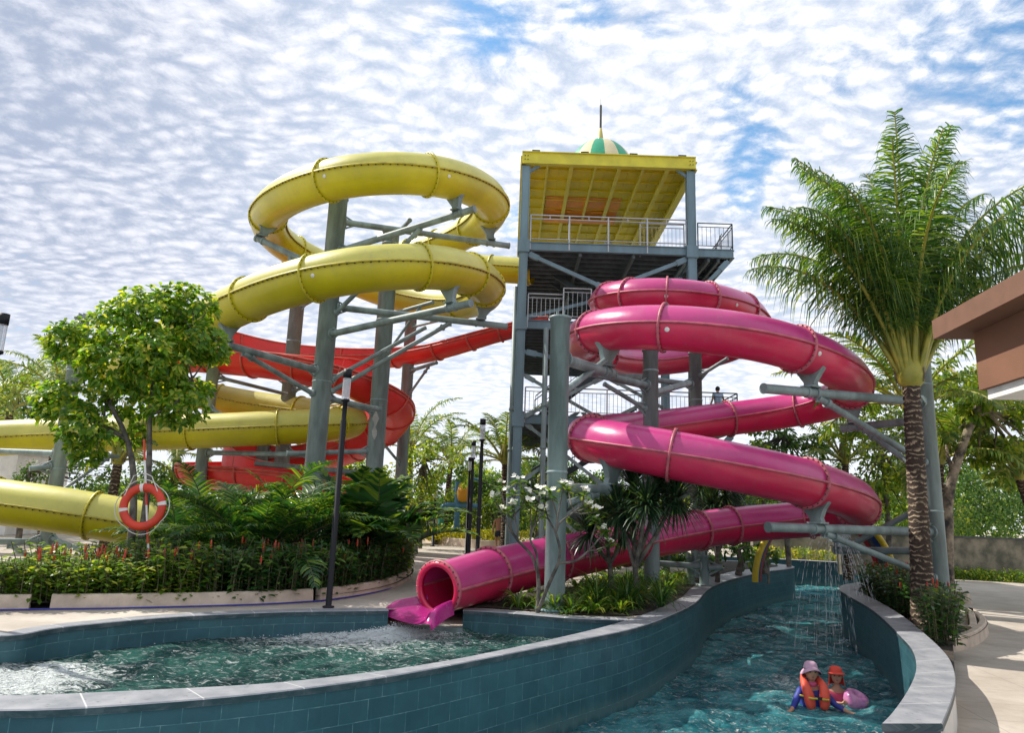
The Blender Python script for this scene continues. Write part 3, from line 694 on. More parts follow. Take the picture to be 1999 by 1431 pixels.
k = na+6; mb.add(np.array(V), [(i*k+j, i*k+j+1, (i+1)*k+j+1, (i+1)*k+j) for i in range(nT) for j in range(k-1)], 0, True)
PMt = shell('pink_runout', (.36, .015, .17), (.36, .015, .17), .22)
mb.build('run_out_flume', [PMt[0]], proot)
# yellow run-out
c, t_ = YA[-1], YT[-1]; mb = MB(); n = 18; V = []
for i in range(12):
    p = c+t_*(i*.12)+np.array([0, 0, -.015*i]); an = np.linspace(pi-.9*(1-i/11), 2*pi+.9*(1-i/11), n)
    for a in an: V.append(p+yr*1.02*(math.cos(a)*YS[-1]+math.sin(a)*YU[-1]))
mb.add(V, [(i*n+j, i*n+j+1, (i+1)*n+j+1, (i+1)*n+j) for i in range(11) for j in range(n-1)], 0, True); mb.build('run_out_flume', [YM[1]], yroot)

# red open flume with a raised outer wall on the bends
RA, rix = smooth_path(RED, .18); RT, RS, RU = frames(RA)
rroot = thing('open_flume_slide', 'red open flume slide winding behind the yellow loops', 'water slide', (RA[-1][0], RA[-1][1], 0))
rr = np.interp(rix, [0, 2, 5, 9, 28], [.48, .50, .62, .86, .80]); curv = np.gradient(RT, axis=0)
cs = (curv*RS).sum(1); cs = np.convolve(cs, np.ones(15)/15, 'same')
ext = np.clip(np.abs(cs)*14, 0, 1)
mb = MB(); na = 19; V = []; H1 = []
for i in range(len(RA)):
    L = []; hl = .12+(1.0*ext[i] if cs[i] > 0 else .0); hr = .12+(1.0*ext[i] if cs[i] < 0 else .0)
    hl, hr = (hr, hl)  # the wall stands on the outside of the bend
    s, u, p, r = RS[i], RU[i], RA[i], rr[i]
    an = np.linspace(pi, 2*pi, na)
    L = [p-s*r*1.02+u*hl] + [p+r*(math.cos(a)*s+math.sin(a)*u*.85) for a in an] + [p+s*r*1.02+u*hr]
    V.append(np.array(L)); H1.append((hl, hr))
k = na+2; mb.add(np.concatenate(V), [(i*k+j, i*k+j+1, (i+1)*k+j+1, (i+1)*k+j) for i in range(len(RA)-1) for j in range(k-1)], 0, True)
mb.build('flume', [RM[0]], rroot)
mb = MB()
for side in (0, 1):
    E = np.array([v[0 if side == 0 else -1] for v in V]); mb.tube(E, .045, 6)
    E = np.array([RA[i]+RS[i]*(rr[i]+.03)*(-1 if side == 0 else 1) for i in range(len(RA))]); mb.tube(E, .04, 6)
mb.build('rim_rail', [M['redrib']], rroot)
for fi in np.arange(.6, 28, .92):
    i = int(np.argmin(abs(rix-fi))); mb = MB(); s, u, p, r, t = RS[i], RU[i], RA[i], rr[i], RT[i]; hl, hr = H1[i]
    pts = [p-s*(r*1.02+.03)+u*hl]+[p+(r+.03)*(math.cos(a)*s+math.sin(a)*u*.85) for a in np.linspace(pi, 2*pi, 14)]+[p+s*(r*1.02+.03)+u*hr]
    mb.tube(pts, .042, 5); mb.build('joint_flange', [M['redrib']], rroot)

# ------------------------------------------------------------------ slide columns with arms and saddles
def column(label, ptop, Y, dia, pbase=None, base=0.0, group='slide support columns'):
    T_ = at(*ptop, Y); b = np.array([T_[0], Y, base])
    root = thing('slide_column', label, 'column', b, group)
    r = dia/2; mb = MB(); h = T_[2]-base
    mb.lathe(b, [(r, 0), (r, h-.02), (r+.03, h-.02), (r+.03, h+.03), (.001, h+.03)], 26)
    for z in np.arange(2.6, h-.5, 3.0): mb.lathe(b+np.array([0, 0, z]), [(r, -.03), (r+.012, -.02), (r+.012, .02), (r, .03)], 26)
    for k in (-1, 1): mb.box((b[0]+k*.07, b[1], base+h+.09), (.03, .2, .13))
    mb.build('post', M['steel'], root)
    mb = MB(); mb.lathe(b, [(r*1.9, 0), (r*1.9, .04), (r, .04)], 20); mb.build('base_plate', M['steel'], root)
    return root, T_[0], Y, r
def arm(col, pa, pe, Ye, rad=.105, slide=None, brace=None, sad=True):
    root, cx, cy, cr_ = col
    a = at(pa[0], pa[1], cy); e = at(pe[0], pe[1], Ye); a = np.array([cx, cy, a[2]])
    if slide and sad:
        A, T, S, U, r, ix, _ = SL[slide]; q = a+(e-a)*.87; bz = A[:, 2]-r
        dist = np.linalg.norm((A-q)[:, :2], axis=1)+np.where((bz-q[2] < -.45) | (bz-q[2] > 1.6), 50, 0); i = int(np.argmin(dist))
        if dist[i] < 1.6:
            dx = A[i]-q; dx[2] = 0; zt = bz[i]-.40-rad; e = e+dx/.87; sh = zt-q[2]; a[2] += sh; e[2] += sh
    a = a+nrm((e-a)*np.array([1, 1, 0]))*cr_*.9
    mb = MB(); mb.bar(a, e, rad, 14)
    dd = nrm(e-a); mb.bar(e-dd*.02, e+dd*.012, rad*1.12, 14)
    mb.bar(a, a+dd*.05, rad*1.6, 12)
    mb.bar(a+np.array([0, 0, rad+.1]), a+dd*.3+np.array([0, 0, rad*.5]), .03, 6)
    mb.bar(a-np.array([0, 0, rad+.12]), a+dd*.35-np.array([0, 0, rad*.5]), .03, 6)
    mb.build('support_arm', M['steel'], root)
    if slide and sad:
        A, T, S, U, r, ix, _ = SL[slide]; n = len(A)
        # nearest tube bottom point along the arm
        best = None
        for f in np.linspace(.72, 1.0, 8):
            p = a+(e-a)*f; dv = A-U*r[:, None]-p; dist = np.linalg.norm(dv, axis=1)+np.where(dv[:, 2] < -.05, 5, 0)
            i = int(np.argmin(dist))
            if best is None or dist[i] < best[0]: best = (dist[i], i, f)
        _, i, f = best; b = A[i]-U[i]*r[i]; p = a+(e-a)*f; mb = MB()
        if best[0] > 1.7: return a, e
        s = nrm(S[i]*np.array([1, 1, 0])); t = nrm(T[i]*np.array([1, 1, 0])); z = np.array([0, 0, 1.])
        base = p+z*(rad+.03); top = b+z*.10
        mb.box(p+z*(rad+.02), (.36, .30, .035), math.atan2(t[1], t[0]))
        mb.bar(p-dd*.16, p-dd*.10, rad*1.25, 12); mb.bar(p+dd*.10, p+dd*.16, rad*1.25, 12)
        # flared saddle plate: narrow at the arm, wide at the tube, curved up round the shell
        W0, W1 = .13, .36; V = []
        for (q, w, zz) in ((base, W0, 0), (base*.6+(b-z*.05)*.4, W0*.95, 0), (b, .24, 0), (b, W1, .155)):
            for sg in (-1, 1):
                for k in (-.05, .05): V.append(q+s*w*sg+t*k*1.6+z*zz)
        fs = []
        for j in range(3): fs += [(4*j, 4*j+2, 4*j+6, 4*j+4), (4*j+1, 4*j+5, 4*j+7, 4*j+3), (4*j, 4*j+4, 4*j+5, 4*j+1), (4*j+2, 4*j+3, 4*j+7, 4*j+6)]
        mb.add(V, fs, 0, False)
        mb.box((base+b)/2, (.05, .26, max(.05, (b-base)[2])), math.atan2(t[1], t[0]))
        mb.build('saddle_bracket', M['steel'], root)
    if brace:
        q, f = brace; p = a+(e-a)*f-np.array([0, 0, rad]); q = np.array([cx, cy, at(q[0], q[1], cy)[2]]); q = q+nrm((p-q)*np.array([1, 1, 0]))*cr_*.9
        mb = MB(); mb.bar(q, p, rad*.72, 12); d = nrm(p-q); mb.bar(p-d*.32, p-d*.24, rad*1.05, 10); mb.bar(q+d*.05, q+d*.12, rad*1.05, 10)
        mb.box(p-d*.02, (.16, .04, .18), math.atan2(d[1], d[0])); mb.build('brace', M['steel'], root)
    return a, e
C1 = column('tallest grey column, in front, rising through both yellow loops', (661, 388), 22, .60)
arm(C1, (658, 468), (866, 398), 20.4, slide='y', brace=((650, 615), .62))
arm(C1, (670, 437), (962, 480), 24.0, slide='y')
arm(C1, (640, 502), (492, 437), 22.4, slide='y', brace=((640, 590), .5))
arm(C1, (648, 634), (845, 581), 19.0, slide='y')
arm(C1, (655, 598), (932, 632), 22.4, slide='y', brace=((632, 765), .66))
arm(C1, (618, 672), (467, 615), 19.5, slide='y', brace=((612, 772), .72))
arm(C1, (628, 775), (742, 800), 23.6, rad=.08)
arm(C1, (640, 740), (830, 640), 24.2, rad=.07)
C2 = column('grey column with a pale paint scrape, second from the front under the yellow loops', (764, 452), 25.5, .62)
arm(C2, (770, 470), (800, 430), 22, rad=.07)
arm(C2, (735, 805), (628, 775), 23.0, rad=.08)
arm(C2, (728, 882), (560, 886), 24, rad=.09)
arm(C2, (722, 925), (500, 905), 26, rad=.10)
arm(C2, (730, 615), (845, 590), 24, rad=.07, brace=((730, 690), .7))
sc_ = at(733, 825, 25.5-.33); mb = MB(); V = []
for i in range(9):
    for a_ in (-.62, -.2, .2, .55):
        ww = (.55+.45*math.sin(i*1.7+a_*5))*(1-(abs(i-4)/5.2)**2); an_ = -pi/2+a_*ww*.75-.05
        V.append((C2[1]+math.cos(an_)*.316, 25.5+math.sin(an_)*.316, sc_[2]+(4-i)*.15))
mb.add(V, [(4*i+j, 4*i+j+1, 4*i+4+j+1, 4*i+4+j) for i in range(8) for j in range(3)], 0, True); mb.build('paint_scrape', mat('pale_filler', (.42, .42, .40), .8, var=.2), C2[0])
C3 = column('grey column at the back left of the yellow loops, above the red bend', (581, 590), 29.5, .60)
arm(C3, (570, 740), (450, 715), 28.6, rad=.10)
arm(C3, (560, 765), (640, 740), 28, rad=.07)
arm(C3, (585, 600), (640, 570), 28.4, rad=.08)
arm(C3, (548, 880), (640, 905), 28.4, rad=.08)
C4 = column('slim mauve grey column behind the red bend, near the tower', (803, 618), 31.5, .52)
arm(C4, (798, 725), (852, 708), 30.2, rad=.08, brace=((795, 770), .7))
arm(C4, (788, 840), (740, 820), 29.5, rad=.07)
arm(C4, (782, 905), (735, 850), 29, rad=.06)
arm(C4, (805, 640), (880, 620), 29, rad=.06)
C5 = column('shorter grey column between the tree and the red slide end', (418, 707), 26.2, .44)
arm(C5, (412, 770), (350, 738), 27.6, rad=.08)
arm(C5, (415, 735), (560, 770), 28, rad=.07)
arm(C5, (398, 884), (610, 888), 24.5, rad=.09)
arm(C5, (405, 800), (480, 830), 25, rad=.06)
C6 = column('grey column at the left behind the leafy tree', (161, 622), 21.5, .40)
arm(C6, (120, 885), (-15, 880), 22.8, rad=.085)
arm(C6, (118, 912), (58, 915), 21, rad=.08)
arm(C6, (122, 885), (230, 892), 23.4, rad=.07, brace=((110, 960), .8))
arm(C6, (100, 1058), (-20, 1058), 20.4, rad=.09, brace=((100, 1095), .6))
arm(C6, (100, 1050), (180, 1085), 20.8, rad=.07)
C7 = column('short lilac grey post under the low red bend', (515, 862), 30.0, .50)
arm(C7, (515, 885), (560, 895), 30.2, rad=.07)
# pink slide supports
P1 = column('teal grey column in front, left of the pink coils', (1094, 622), 14.15, .40); P1[0].children[0].data.materials[0] = M['teal']
arm(P1, (1100, 692), (1197, 724), 16.4, rad=.12, slide='p')
arm(P1, (1100, 765), (1180, 705), 16.0, rad=.07)
arm(P1, (1092, 935), (1200, 942), 15.6, rad=.10, slide='p', brace=((1088, 985), .6))
P2 = column('grey column inside the pink coils', (1270, 685), 18.5, .40)
arm(P2, (1268, 755), (1152, 727), 16.9, rad=.10)
arm(P2, (1268, 735), (1205, 735), 20.4, rad=.10)
arm(P2, (1268, 765), (1345, 748), 21, rad=.09)
arm(P2, (1268, 800), (1180, 750), 17.8, rad=.06)
P3 = column('grey column behind the pink coils, beside the tower railing', (1357, 690), 23.0, .40)
arm(P3, (1360, 690), (1457, 716), 22.0, rad=.09, slide='p')
arm(P3, (1360, 735), (1420, 700), 22, rad=.06)
arm(P3, (1356, 752), (1280, 742), 22.2, rad=.09)
P4 = column('pale grey column right behind the big palm trunk, holding the right bends', (1797, 668), 16.8, .36, base=DZ)
arm(P4, (1797, 774), (1493, 746), 14.9, rad=.105, slide='p', brace=((1797, 905), .68))
arm(P4, (1800, 840), (1552, 856), 19.2, rad=.10, slide='p', brace=((1805, 925), .7))
arm(P4, (1815, 1025), (1508, 1014), 14.7, rad=.10, slide='p', brace=((1828, 1130), .68))
arm(P4, (1820, 1082), (1555, 1077), 19.5, rad=.09, slide='p')
arm(P4, (1812, 985), (1660, 1065), 18.4, rad=.07)
P5 = column('low grey post under the bottom pink run, by the river wall', (1374, 1086), 20.3, .26)
arm(P5, (1376, 1106), (1283, 1100), 20.0, rad=.08)
arm(P5, (1376, 1108), (1410, 1108), 20.2, rad=.08)
P6 = column('low grey post beside the striped arch under the pink run', (1348, 1090), 20.6, .22)
# ------------------------------------------------------------------ launch tower
X0, X1, Y0, Y1 = .30, 7.05, 27.0, 37.0
Z1, Z2, Z3, ZR = 12.45, 9.25, 5.45, 15.75
tow = thing('slide_tower', 'blue grey steel launch tower with railed decks and a yellow roof topped by a dome', 'tower', (X0, Y0, 0))
for i, (x, y) in enumerate(((X0, Y0), (X1, Y0), (X0, 32), (X1, 32), (X0, Y1), (X1, Y1))):
    mb = MB(); top = ZR if y != 32 else Z1
    w = .34
    for dx in (-1, 1): mb.box((x+dx*(w/2-.02), y, top/2), (.04, w, top))
    mb.box((x, y, top/2), (w-.08, .05, top))
    mb.box((x, y-w/2+.008, top/2), (w-.09, .015, top))
    for z in (Z1, Z2, Z3):
        if z < top: mb.box((x, y-.03, z-.2), (.46, .40, .5))
    mb.build('column', M['towersteel'], tow)
M['joist'] = mat('grey_joist', (.10, .135, .15), .6, var=.3)
def deck(z, x0, x1, y0, y1, name='deck', edge=.34, joist=.55):
    mb = MB(); mb.box(((x0+x1)/2, (y0+y1)/2, z-.03), (x1-x0, y1-y0, .05))
    o = mb.build(name, M['dksteel'], tow)
    mb = MB()
    for y in np.arange(y0+.3, y1-.1, joist): mb.box(((x0+x1)/2, y, z-.15), (x1-x0-.2, .07, .17))
    for x in np.linspace(x0+.15, x1-.15, 4)[1:-1]: mb.box((x, (y0+y1)/2, z-.35), (.10, y1-y0-.2, .22))
    mb.build('joist', M['joist'], tow)
    mb = MB(); e = edge
    for (p, q) in (((x0, y0), (x1, y0)), ((x0, y1), (x1, y1)), ((x0, y0), (x0, y1)), ((x1, y0), (x1, y1))):
        mb.beam((*p, z-e/2+.02), (*q, z-e/2+.02), .05, e); 
        for zz in (z+.02, z-e+.04): mb.beam((*p, zz), (*q, zz), .14, .03)
    mb.build('edge_beam', M['towersteel'], tow)
def rail(p, q, h=1.1, sp=.16, posts=1.5, name='railing', m='galv', r=.02, bal=True, kick=True):
    p = np.array(p, float); q = np.array(q, float); L = np.linalg.norm(q-p); z = np.array([0, 0, 1.]); mb = MB()
    mb.bar(p+z*h, q+z*h, r*1.25, 8); mb.bar(p+z*(h-.16), q+z*(h-.16), r*.9, 6); mb.bar(p+z*.18, q+z*.18, r*.9, 6)
    for u in np.linspace(0, 1, max(2, int(round(L/posts))+1)): mb.bar(p+(q-p)*u-z*.3, p+(q-p)*u+z*h, r*1.35, 8)
    if bal:
        for u in np.linspace(0, 1, int(L/sp)+1)[1:-1]: mb.bar(p+(q-p)*u+z*.18, p+(q-p)*u+z*(h-.16), r*.5, 5)
    else:
        for u in np.linspace(0, 1, int(L/.75)+1)[1:-1]: mb.bar(p+(q-p)*u+z*(h-.16), p+(q-p)*u+z*h, r*.8, 5)
    return mb.build(name, M[m], tow)
# decks
deck(Z1, X0, X1, Y0, Y1); deck(Z2, X0, X1, Y0+.2, Y1-.2); deck(Z3, X0, X1, Y0, Y1)
XE = 8.75
deck(Z1, X1+.2, XE, Y0+.1, Y1-2, 'landing'); deck(Z3, X1+.2, XE, Y0+.1, Y1-3, 'landing')
rail((X0+.25, Y0-.02, Z1), (X1-.2, Y0-.02, Z1), 1.2, bal=False, posts=1.42, r=.026)
rail((5.05, Y0+.35, Z1), (X1-.2, Y0+.35, Z1), 1.15)
rail((X1+.3, Y0+.1, Z1), (XE, Y0+.1, Z1), 1.15, m='dksteel'); rail((XE, Y0+.1, Z1), (XE, Y1-2.2, Z1), 1.15, m='dksteel')
rail((X0, Y0+.2, Z1), (X0, Y1, Z1), 1.15)
rail((X0+.25, Y0+.1, Z2), (1.95, Y0+.1, Z2), 1.1); rail((1.95, Y0+.02, Z2), (3.05, Y0+.02, Z2), 1.35); rail((3.05, Y0+.1, Z2), (X1-.2, Y0+.1, Z2), 1.1)
rail((X0+.25, Y0-.02, Z3), (X1-.2, Y0-.02, Z3), 1.1); rail((X0+.2, Y1, Z3), (X1, Y1, Z3), 1.1); rail((X0, Y0+.2, Z3), (X0, Y1, Z3), 1.1)
rail((X1+.3, Y0+.1, Z3), (XE, Y0+.1, Z3), 1.15, m='dksteel'); rail((XE, Y0+.1, Z3), (XE, Y0+4.5, Z3), 1.15, m='dksteel')
# bracing
def brace_(p, q, w=.15, m='towersteel'):
    mb = MB(); mb.beam(p, q, w*.7, w); d = nrm(np.array(q, float)-np.array(p, float)); mb.beam(np.array(p)+d*.1, np.array(p)+d*.5, w*.9, w*1.5); mb.beam(np.array(q)-d*.5, np.array(q)-d*.1, w*.9, w*1.5); mb.build('brace', M[m], tow)
brace_((X0+.15, Y0, Z1-.45), (3.7, Y0, Z2+1.35)); brace_((X1-.15, Y0, Z1-.45), (3.7, Y0, Z2+1.35))
brace_((X0+.15, Y0+.3, Z2+.15), (X1-.3, Y0+.3, Z1-1.2), .13)
brace_((X0+.15, Y0, Z2-1.3), (3.8, Y0, Z3+1.9)); 
for (z0_, z1_) in ((Z3-.1, Z3+1.6), (.3, 2.9), (2.9, Z3-.2)):
    for yy in (Y0-.05, Y1):
        if z0_ > Z3-.5 or yy == Y0-.05:
            brace_((X0+.15, yy, z0_), (3.6, yy, z1_), .12, 'steel'); brace_((X0+.15, yy+.12, z1_), (3.6, yy+.12, z0_), .12, 'steel')
            brace_((3.75, yy, z0_), (X1-.1, yy, z1_), .12, 'steel'); brace_((3.75, yy+.12, z1_), (X1-.1, yy+.12, z0_), .12, 'steel')
brace_((X1+.18, Y0+.1, Z1-1.9), (XE-.2, Y0+.1, Z1-.45), .15); brace_((X1+.18, Y0+.1, Z3-1.9), (XE-.2, Y0+.1, Z3-.45), .15)
# stairs: flights across the tower, seen from below as rows of treads
def flight(x0, x1, y, w, z0, z1):
    n = int((z1-z0)/.18); mb = MB()
    for i in range(n):
        u = (i+.5)/n; mb.box((x0+(x1-x0)*u, y, z0+(z1-z0)*(i+1)/n-.02), (.30, w, .035))
    for s in (-1, 1): mb.beam((x0, y+s*w/2, z0), (x1, y+s*w/2, z1), .05, .24)
    mb.build('stair_flight', M['dksteel'], tow)
    for s in (-1, 1):
        p = np.array([x0, y+s*w/2, z0]); q = np.array([x1, y+s*w/2, z1]); z = np.array([0, 0, 1.]); mb = MB()
        mb.bar(p+z, q+z, .024, 6); mb.bar(p+z*.5, q+z*.5, .016, 6)
        for u in np.linspace(0, 1, 14): mb.bar(p+(q-p)*u, p+(q-p)*u+z, .012, 5)
        mb.build('stair_rail', M['dksteel'], tow)
flight(1.0, 5.6, 29.0, 1.2, Z3, Z2); flight(6.2, 1.6, 31.0, 1.2, Z2-.05, Z1); flight(1.0, 5.6, 30.6, 1.2, 2.6, Z3); flight(5.8, 1.2, 29.0, 1.2, .0, 2.6)
flight(7.95, 7.95+.01, 33.5, 1.1, Z3, Z3+.4)
mb = MB()
for k in range(17): mb.box((7.95, 29.2+k*.30, Z1-.15-k*.18), (1.3, .30, .04))
mb.beam((7.3, 29.0, Z1-.2), (7.3, 34.2, Z2-.1), .05, .26); mb.beam((8.6, 29.0, Z1-.2), (8.6, 34.2, Z2-.1), .05, .26); mb.build('stair_flight', M['dksteel'], tow)
for k in range(2):
    mb = MB(); x = 7.3+1.3*k; z = np.array([0, 0, 1.])
    p = np.array([x, 28.0, Z1+.6]); q = np.array([x, 29.2, Z1-.1]); mb.bar(p+z*.5, q+z*.9, .024, 6)
    mb.bar((x, 28.2, Z1), (x, 28.2, Z1+1.1), .022, 6); mb.bar((x, 28.2, Z1+1.1), (x, 34, Z2+1.0), .024, 6); mb.build('stair_rail', M['galv'], tow)
# service pipes at the left corner
for (px, y, r_, zt) in ((1066, 26.6, .10, at(1066, 640, 26.6)[2]), (1014, 27.4, .11, at(1014, 645, 27.4)[2]), (1004, 28.0, .09, at(1010, 560, 28.0)[2])):
    x = at(px, 650, y)[0]; mb = MB(); mb.lathe((x, y, 0), [(r_, 0), (r_, zt), (.001, zt+.02)], 12)
    for z in (2.5, 4.2, 5.8): mb.lathe((x, y, z), [(r_, -.05), (r_*1.25, -.05), (r_*1.25, .05), (r_, .05)], 12)
    mb.build('pipe', M['steel'], tow)
# roof
M['yroof'] = mat('yellow_roof_sheet', (.72, .60, .02), .55, var=.15, vscale=.8)
M['ybeam'] = mat('yellow_roof_beam', (.60, .54, .04), .5, var=.15, vscale=1.5)
M['orange'] = mat('orange_roof_sheet', (.75, .27, .015), .55, var=.15)
rf = MB(); xa, xb, ya, yb = X0-.12, X1+.12, Y0-.2, Y1+.6
rf.box(((xa+xb)/2, (ya+yb)/2, ZR+.42), (xb-xa, yb-ya, .06)); roof = rf.build('roof', M['yroof'], tow)
for (p, q, w, h, z) in (((xa-.06, ya), (xb+.06, ya), .10, .50, ZR+.30), ((xa, yb), (xb, yb), .10, .34, ZR+.22), ((xa, ya), (xa, yb), .10, .34, ZR+.22), ((xb, ya), (xb, yb), .12, .34, ZR+.22)):
    mb = MB(); mb.beam((*p, z), (*q, z), w, h)
    for s in (-1, 1): mb.beam((*p, z+s*h/2), (*q, z+s*h/2), w*2.3, .035)
    mb.build('roof_beam', M['ybeam'], roof)
for k, x in enumerate(np.linspace(xa, xb, 8)[1:-1]):
    mb = MB(); wd = .10 if k % 2 else .06; mb.beam((x, ya+.1, ZR+.27), (x, yb-.1, ZR+.27), wd, .20); mb.beam((x, ya+.1, ZR+.17), (x, yb-.1, ZR+.17), wd*1.7, .03); mb.build('rafter', M['ybeam'], roof)
mb = MB()
for y in np.linspace(ya, yb, 12)[1:-1]: mb.box(((xa+xb)/2, y, ZR+.36), (xb-xa-.2, .045, .06))
for x in np.linspace(xa, xb, 15)[1:-1:1]: mb.box((x, (ya+yb)/2, ZR+.375), (.03, yb-ya-.2, .03))
mb.build('purlin', M['yroof'], roof)
mb = MB(); mb.box((3.05, 31.6, ZR+.365), (3.5, 2.3, .02)); mb.box((3.05, 32.7, ZR+.165), (3.5, .5, .03)); mb.box((3.05, 32.95, ZR+.27), (3.5, .06, .2)); o = mb.build('ceiling_panel', M['orange'], roof); o['label'] = 'orange panels in the middle of the yellow roof underside'
mb = MB(); mb.box((2.2, 31.9, ZR+.31), (.75, .10, .05)); mb.box((3.9, 31.9, ZR+.31), (.75, .10, .05)); mb.build('light_fitting', M['orange'], roof)
mb = MB(); mb.box((5.0, 35.9, ZR+.384), (.62, .55, .01)); mb.build('roof_hatch', M['white'], roof)
mb = MB(); 
for x in np.linspace(xa+.5, xb-.5, 4): mb.box((x, ya, ZR+.595), (.32, .25, .05))
for s in (xa+.12, xb-.12):
    for a in (-.06, .06):
        for b in (-.08, .08): mb.bar((s+a, ya-.07, ZR+.30+b), (s+a, ya-.10, ZR+.30+b), .022, 6)
mb.build('bolt_plate', M['bolt'], roof)
for s, x in ((1, X0+.2), (-1, X1-.2)):
    mb = MB(); mb.beam((x-.1*s, Y0-.05, ZR-.25), (x+.35*s, Y0-.05, ZR+.08), .08, .12); mb.build('knee_brace', M['towersteel'], tow)
# dome and spire
dc = at(1172, 300, 32); dc = np.array([dc[0], 32, ZR+.45]); dtop = at(1171, 276, 32)[2]; dr = 2.15
me = MB(); n = 32; prof = [(dr*math.cos(a), (dtop-dc[2])*math.sin(a)) for a in np.linspace(0, pi/2*.985, 12)]
me.lathe(dc, prof, n); me.m = [1 if (i % n)//2 % 2 else 0 for i in range(len(me.f))]
dome = me.build('dome', [mat('cream_dome_panel', (.62, .55, .34), .5, var=.1), mat('green_dome_panel', (.02, .30, .16), .45, var=.15)], tow)
mb = MB(); stop = at(1171, 205, 32)[2]; smid = at(1171, 250, 32)[2]
mb.lathe((dc[0], 32, dtop-.05), [(.20, 0), (.17, .1), (.06, smid-dtop+.05), (.001, smid-dtop+.05)], 12); mb.build('spire', mat('gold_spire', (.42, .36, .10), .45), dome)
mb = MB(); mb.bar((dc[0], 32, smid), (dc[0], 32, stop), .055, 8); mb.bar((dc[0], 32, stop), (dc[0], 32, stop+.35), .014, 6); mb.build('lightning_rod', M['bolt'], dome)

# ------------------------------------------------------------------ brown pavilion eaves on the right
bl = thing('pavilion', 'brown rendered building corner with overhanging flat eaves at the right edge', 'building', (9.8, 9, DZ))
M['brown'] = mat('brown_render', (.21, .098, .056), .8, var=.12, vscale=1.2, bump=.15, bscale=60)
M['brown2'] = mat('brown_fascia', (.18, .09, .056), .8, var=.12)
e1 = at(1822, 660, 11.5); e2 = at(1999, 582, 9.0)
def extr(pts, z0, z1):
    mb = MB(); n = len(pts); V = [(p[0], p[1], z0) for p in pts]+[(p[0], p[1], z1) for p in pts]
    mb.add(V, [tuple(range(n))[::-1], tuple(range(n, 2*n))]+[(i, (i+1) % n, n+(i+1) % n, n+i) for i in range(n)], 0, False); return mb
ze = e1[2]-.02; zt = ze+.32
dirv = nrm((at(2120, 530, 8.0)-e1)*np.array([1, 1, 0])); 
pA = np.array([e1[0], e1[1], 0]); pB = np.array([e2[0], e2[1], 0]); dv = nrm(pB-pA); nv = np.array([-dv[1], dv[0], 0]); nv = nv if nv[0] > 0 else -nv
BL = 9.0; BW = 8.0
corners = lambda off, end: [pA+dv*off+nv*off, pA+dv*(BL)+nv*off, pA+dv*BL+nv*BW, pA+dv*off+nv*BW]
extr(corners(0, 0), ze, zt).build('roof_fascia', M['brown2'], bl)
zb = at(1868, 762, 11.1)[2]
extr(corners(.42, 0), zb, ze-.004).build('wall_band', M['brown'], bl)
extr(corners(.50, 0), zb-.16, zb-.003).build('soffit', M['white'], bl)
extr([pA+dv*5+nv*3.2, pA+dv*BL+nv*3.2, pA+dv*BL+nv*BW, pA+dv*5+nv*BW], DZ, zb-.163).build('wall', M['white'], bl)
# ------------------------------------------------------------------ plants
RS = np.random.RandomState(11)
def rv(n): 
    v = RS.normal(size=(n, 3)); return v/np.linalg.norm(v, axis=1)[:, None]
LM = dict(
 coco=leafmat('coconut_leaflet', (.016, .058, .016), (.055, .14, .024), .40, .36, (.18, .26, .045)),
 cocod=leafmat('far_palm_leaflet', (.04, .10, .024), (.12, .20, .04), .40, .45, (.25, .28, .07)),
 petiole=mat('yellow_green_petiole', (.38, .34, .045), .45, col2=(.20, .22, .03), vscale=3),
 tree=leafmat('bright_tree_leaf', (.045, .13, .015), (.15, .29, .03), .5, .38, (.40, .42, .06)),
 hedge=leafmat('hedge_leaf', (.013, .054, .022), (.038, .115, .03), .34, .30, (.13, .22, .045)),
 hedgel=leafmat('sunny_hedge_leaf', (.04, .11, .016), (.12, .23, .03), .45, .36, (.32, .34, .06)),  # brighter copy of the hedge leaf, sunlight put into its colour
 fern=leafmat('shrub_palm_leaflet', (.011, .05, .02), (.032, .11, .026), .34, .34, (.16, .25, .035)),
 drac=leafmat('dracaena_blade', (.012, .040, .020), (.03, .075, .03), .2, .38, (.08, .13, .06)),
 lily=leafmat('lily_blade', (.035, .10, .014), (.10, .20, .028), .4, .35, (.30, .33, .07)),
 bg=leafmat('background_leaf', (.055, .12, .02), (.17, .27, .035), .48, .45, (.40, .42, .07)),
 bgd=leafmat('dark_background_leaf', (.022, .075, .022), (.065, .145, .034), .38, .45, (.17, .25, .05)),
 yel=leafmat('yellow_ground_cover_leaf', (.20, .25, .03), (.42, .40, .04), .4, .5, (.60, .52, .08)),
 frang=leafmat('frangipani_leaf', (.03, .09, .02), (.08, .17, .03), .42, .34, (.22, .27, .05)))
M['flower'] = mat('white_petal', (.82, .80, .70), .5)
M['red'] = mat('red_flower_bract', (.45, .022, .03), .45, col2=(.62, .12, .05), vscale=14)
M['bark'] = mat('grey_bark', (.20, .18, .15), .9, col2=(.055, .05, .045), vscale=5, bump=.8, bscale=18)
M['bark2'] = mat('pale_mottled_bark', (.36, .29, .21), .9, col2=(.03, .028, .026), vscale=3.2, bump=.8, bscale=14)
M['stem'] = mat('green_brown_stem', (.10, .10, .05), .7, var=.3)
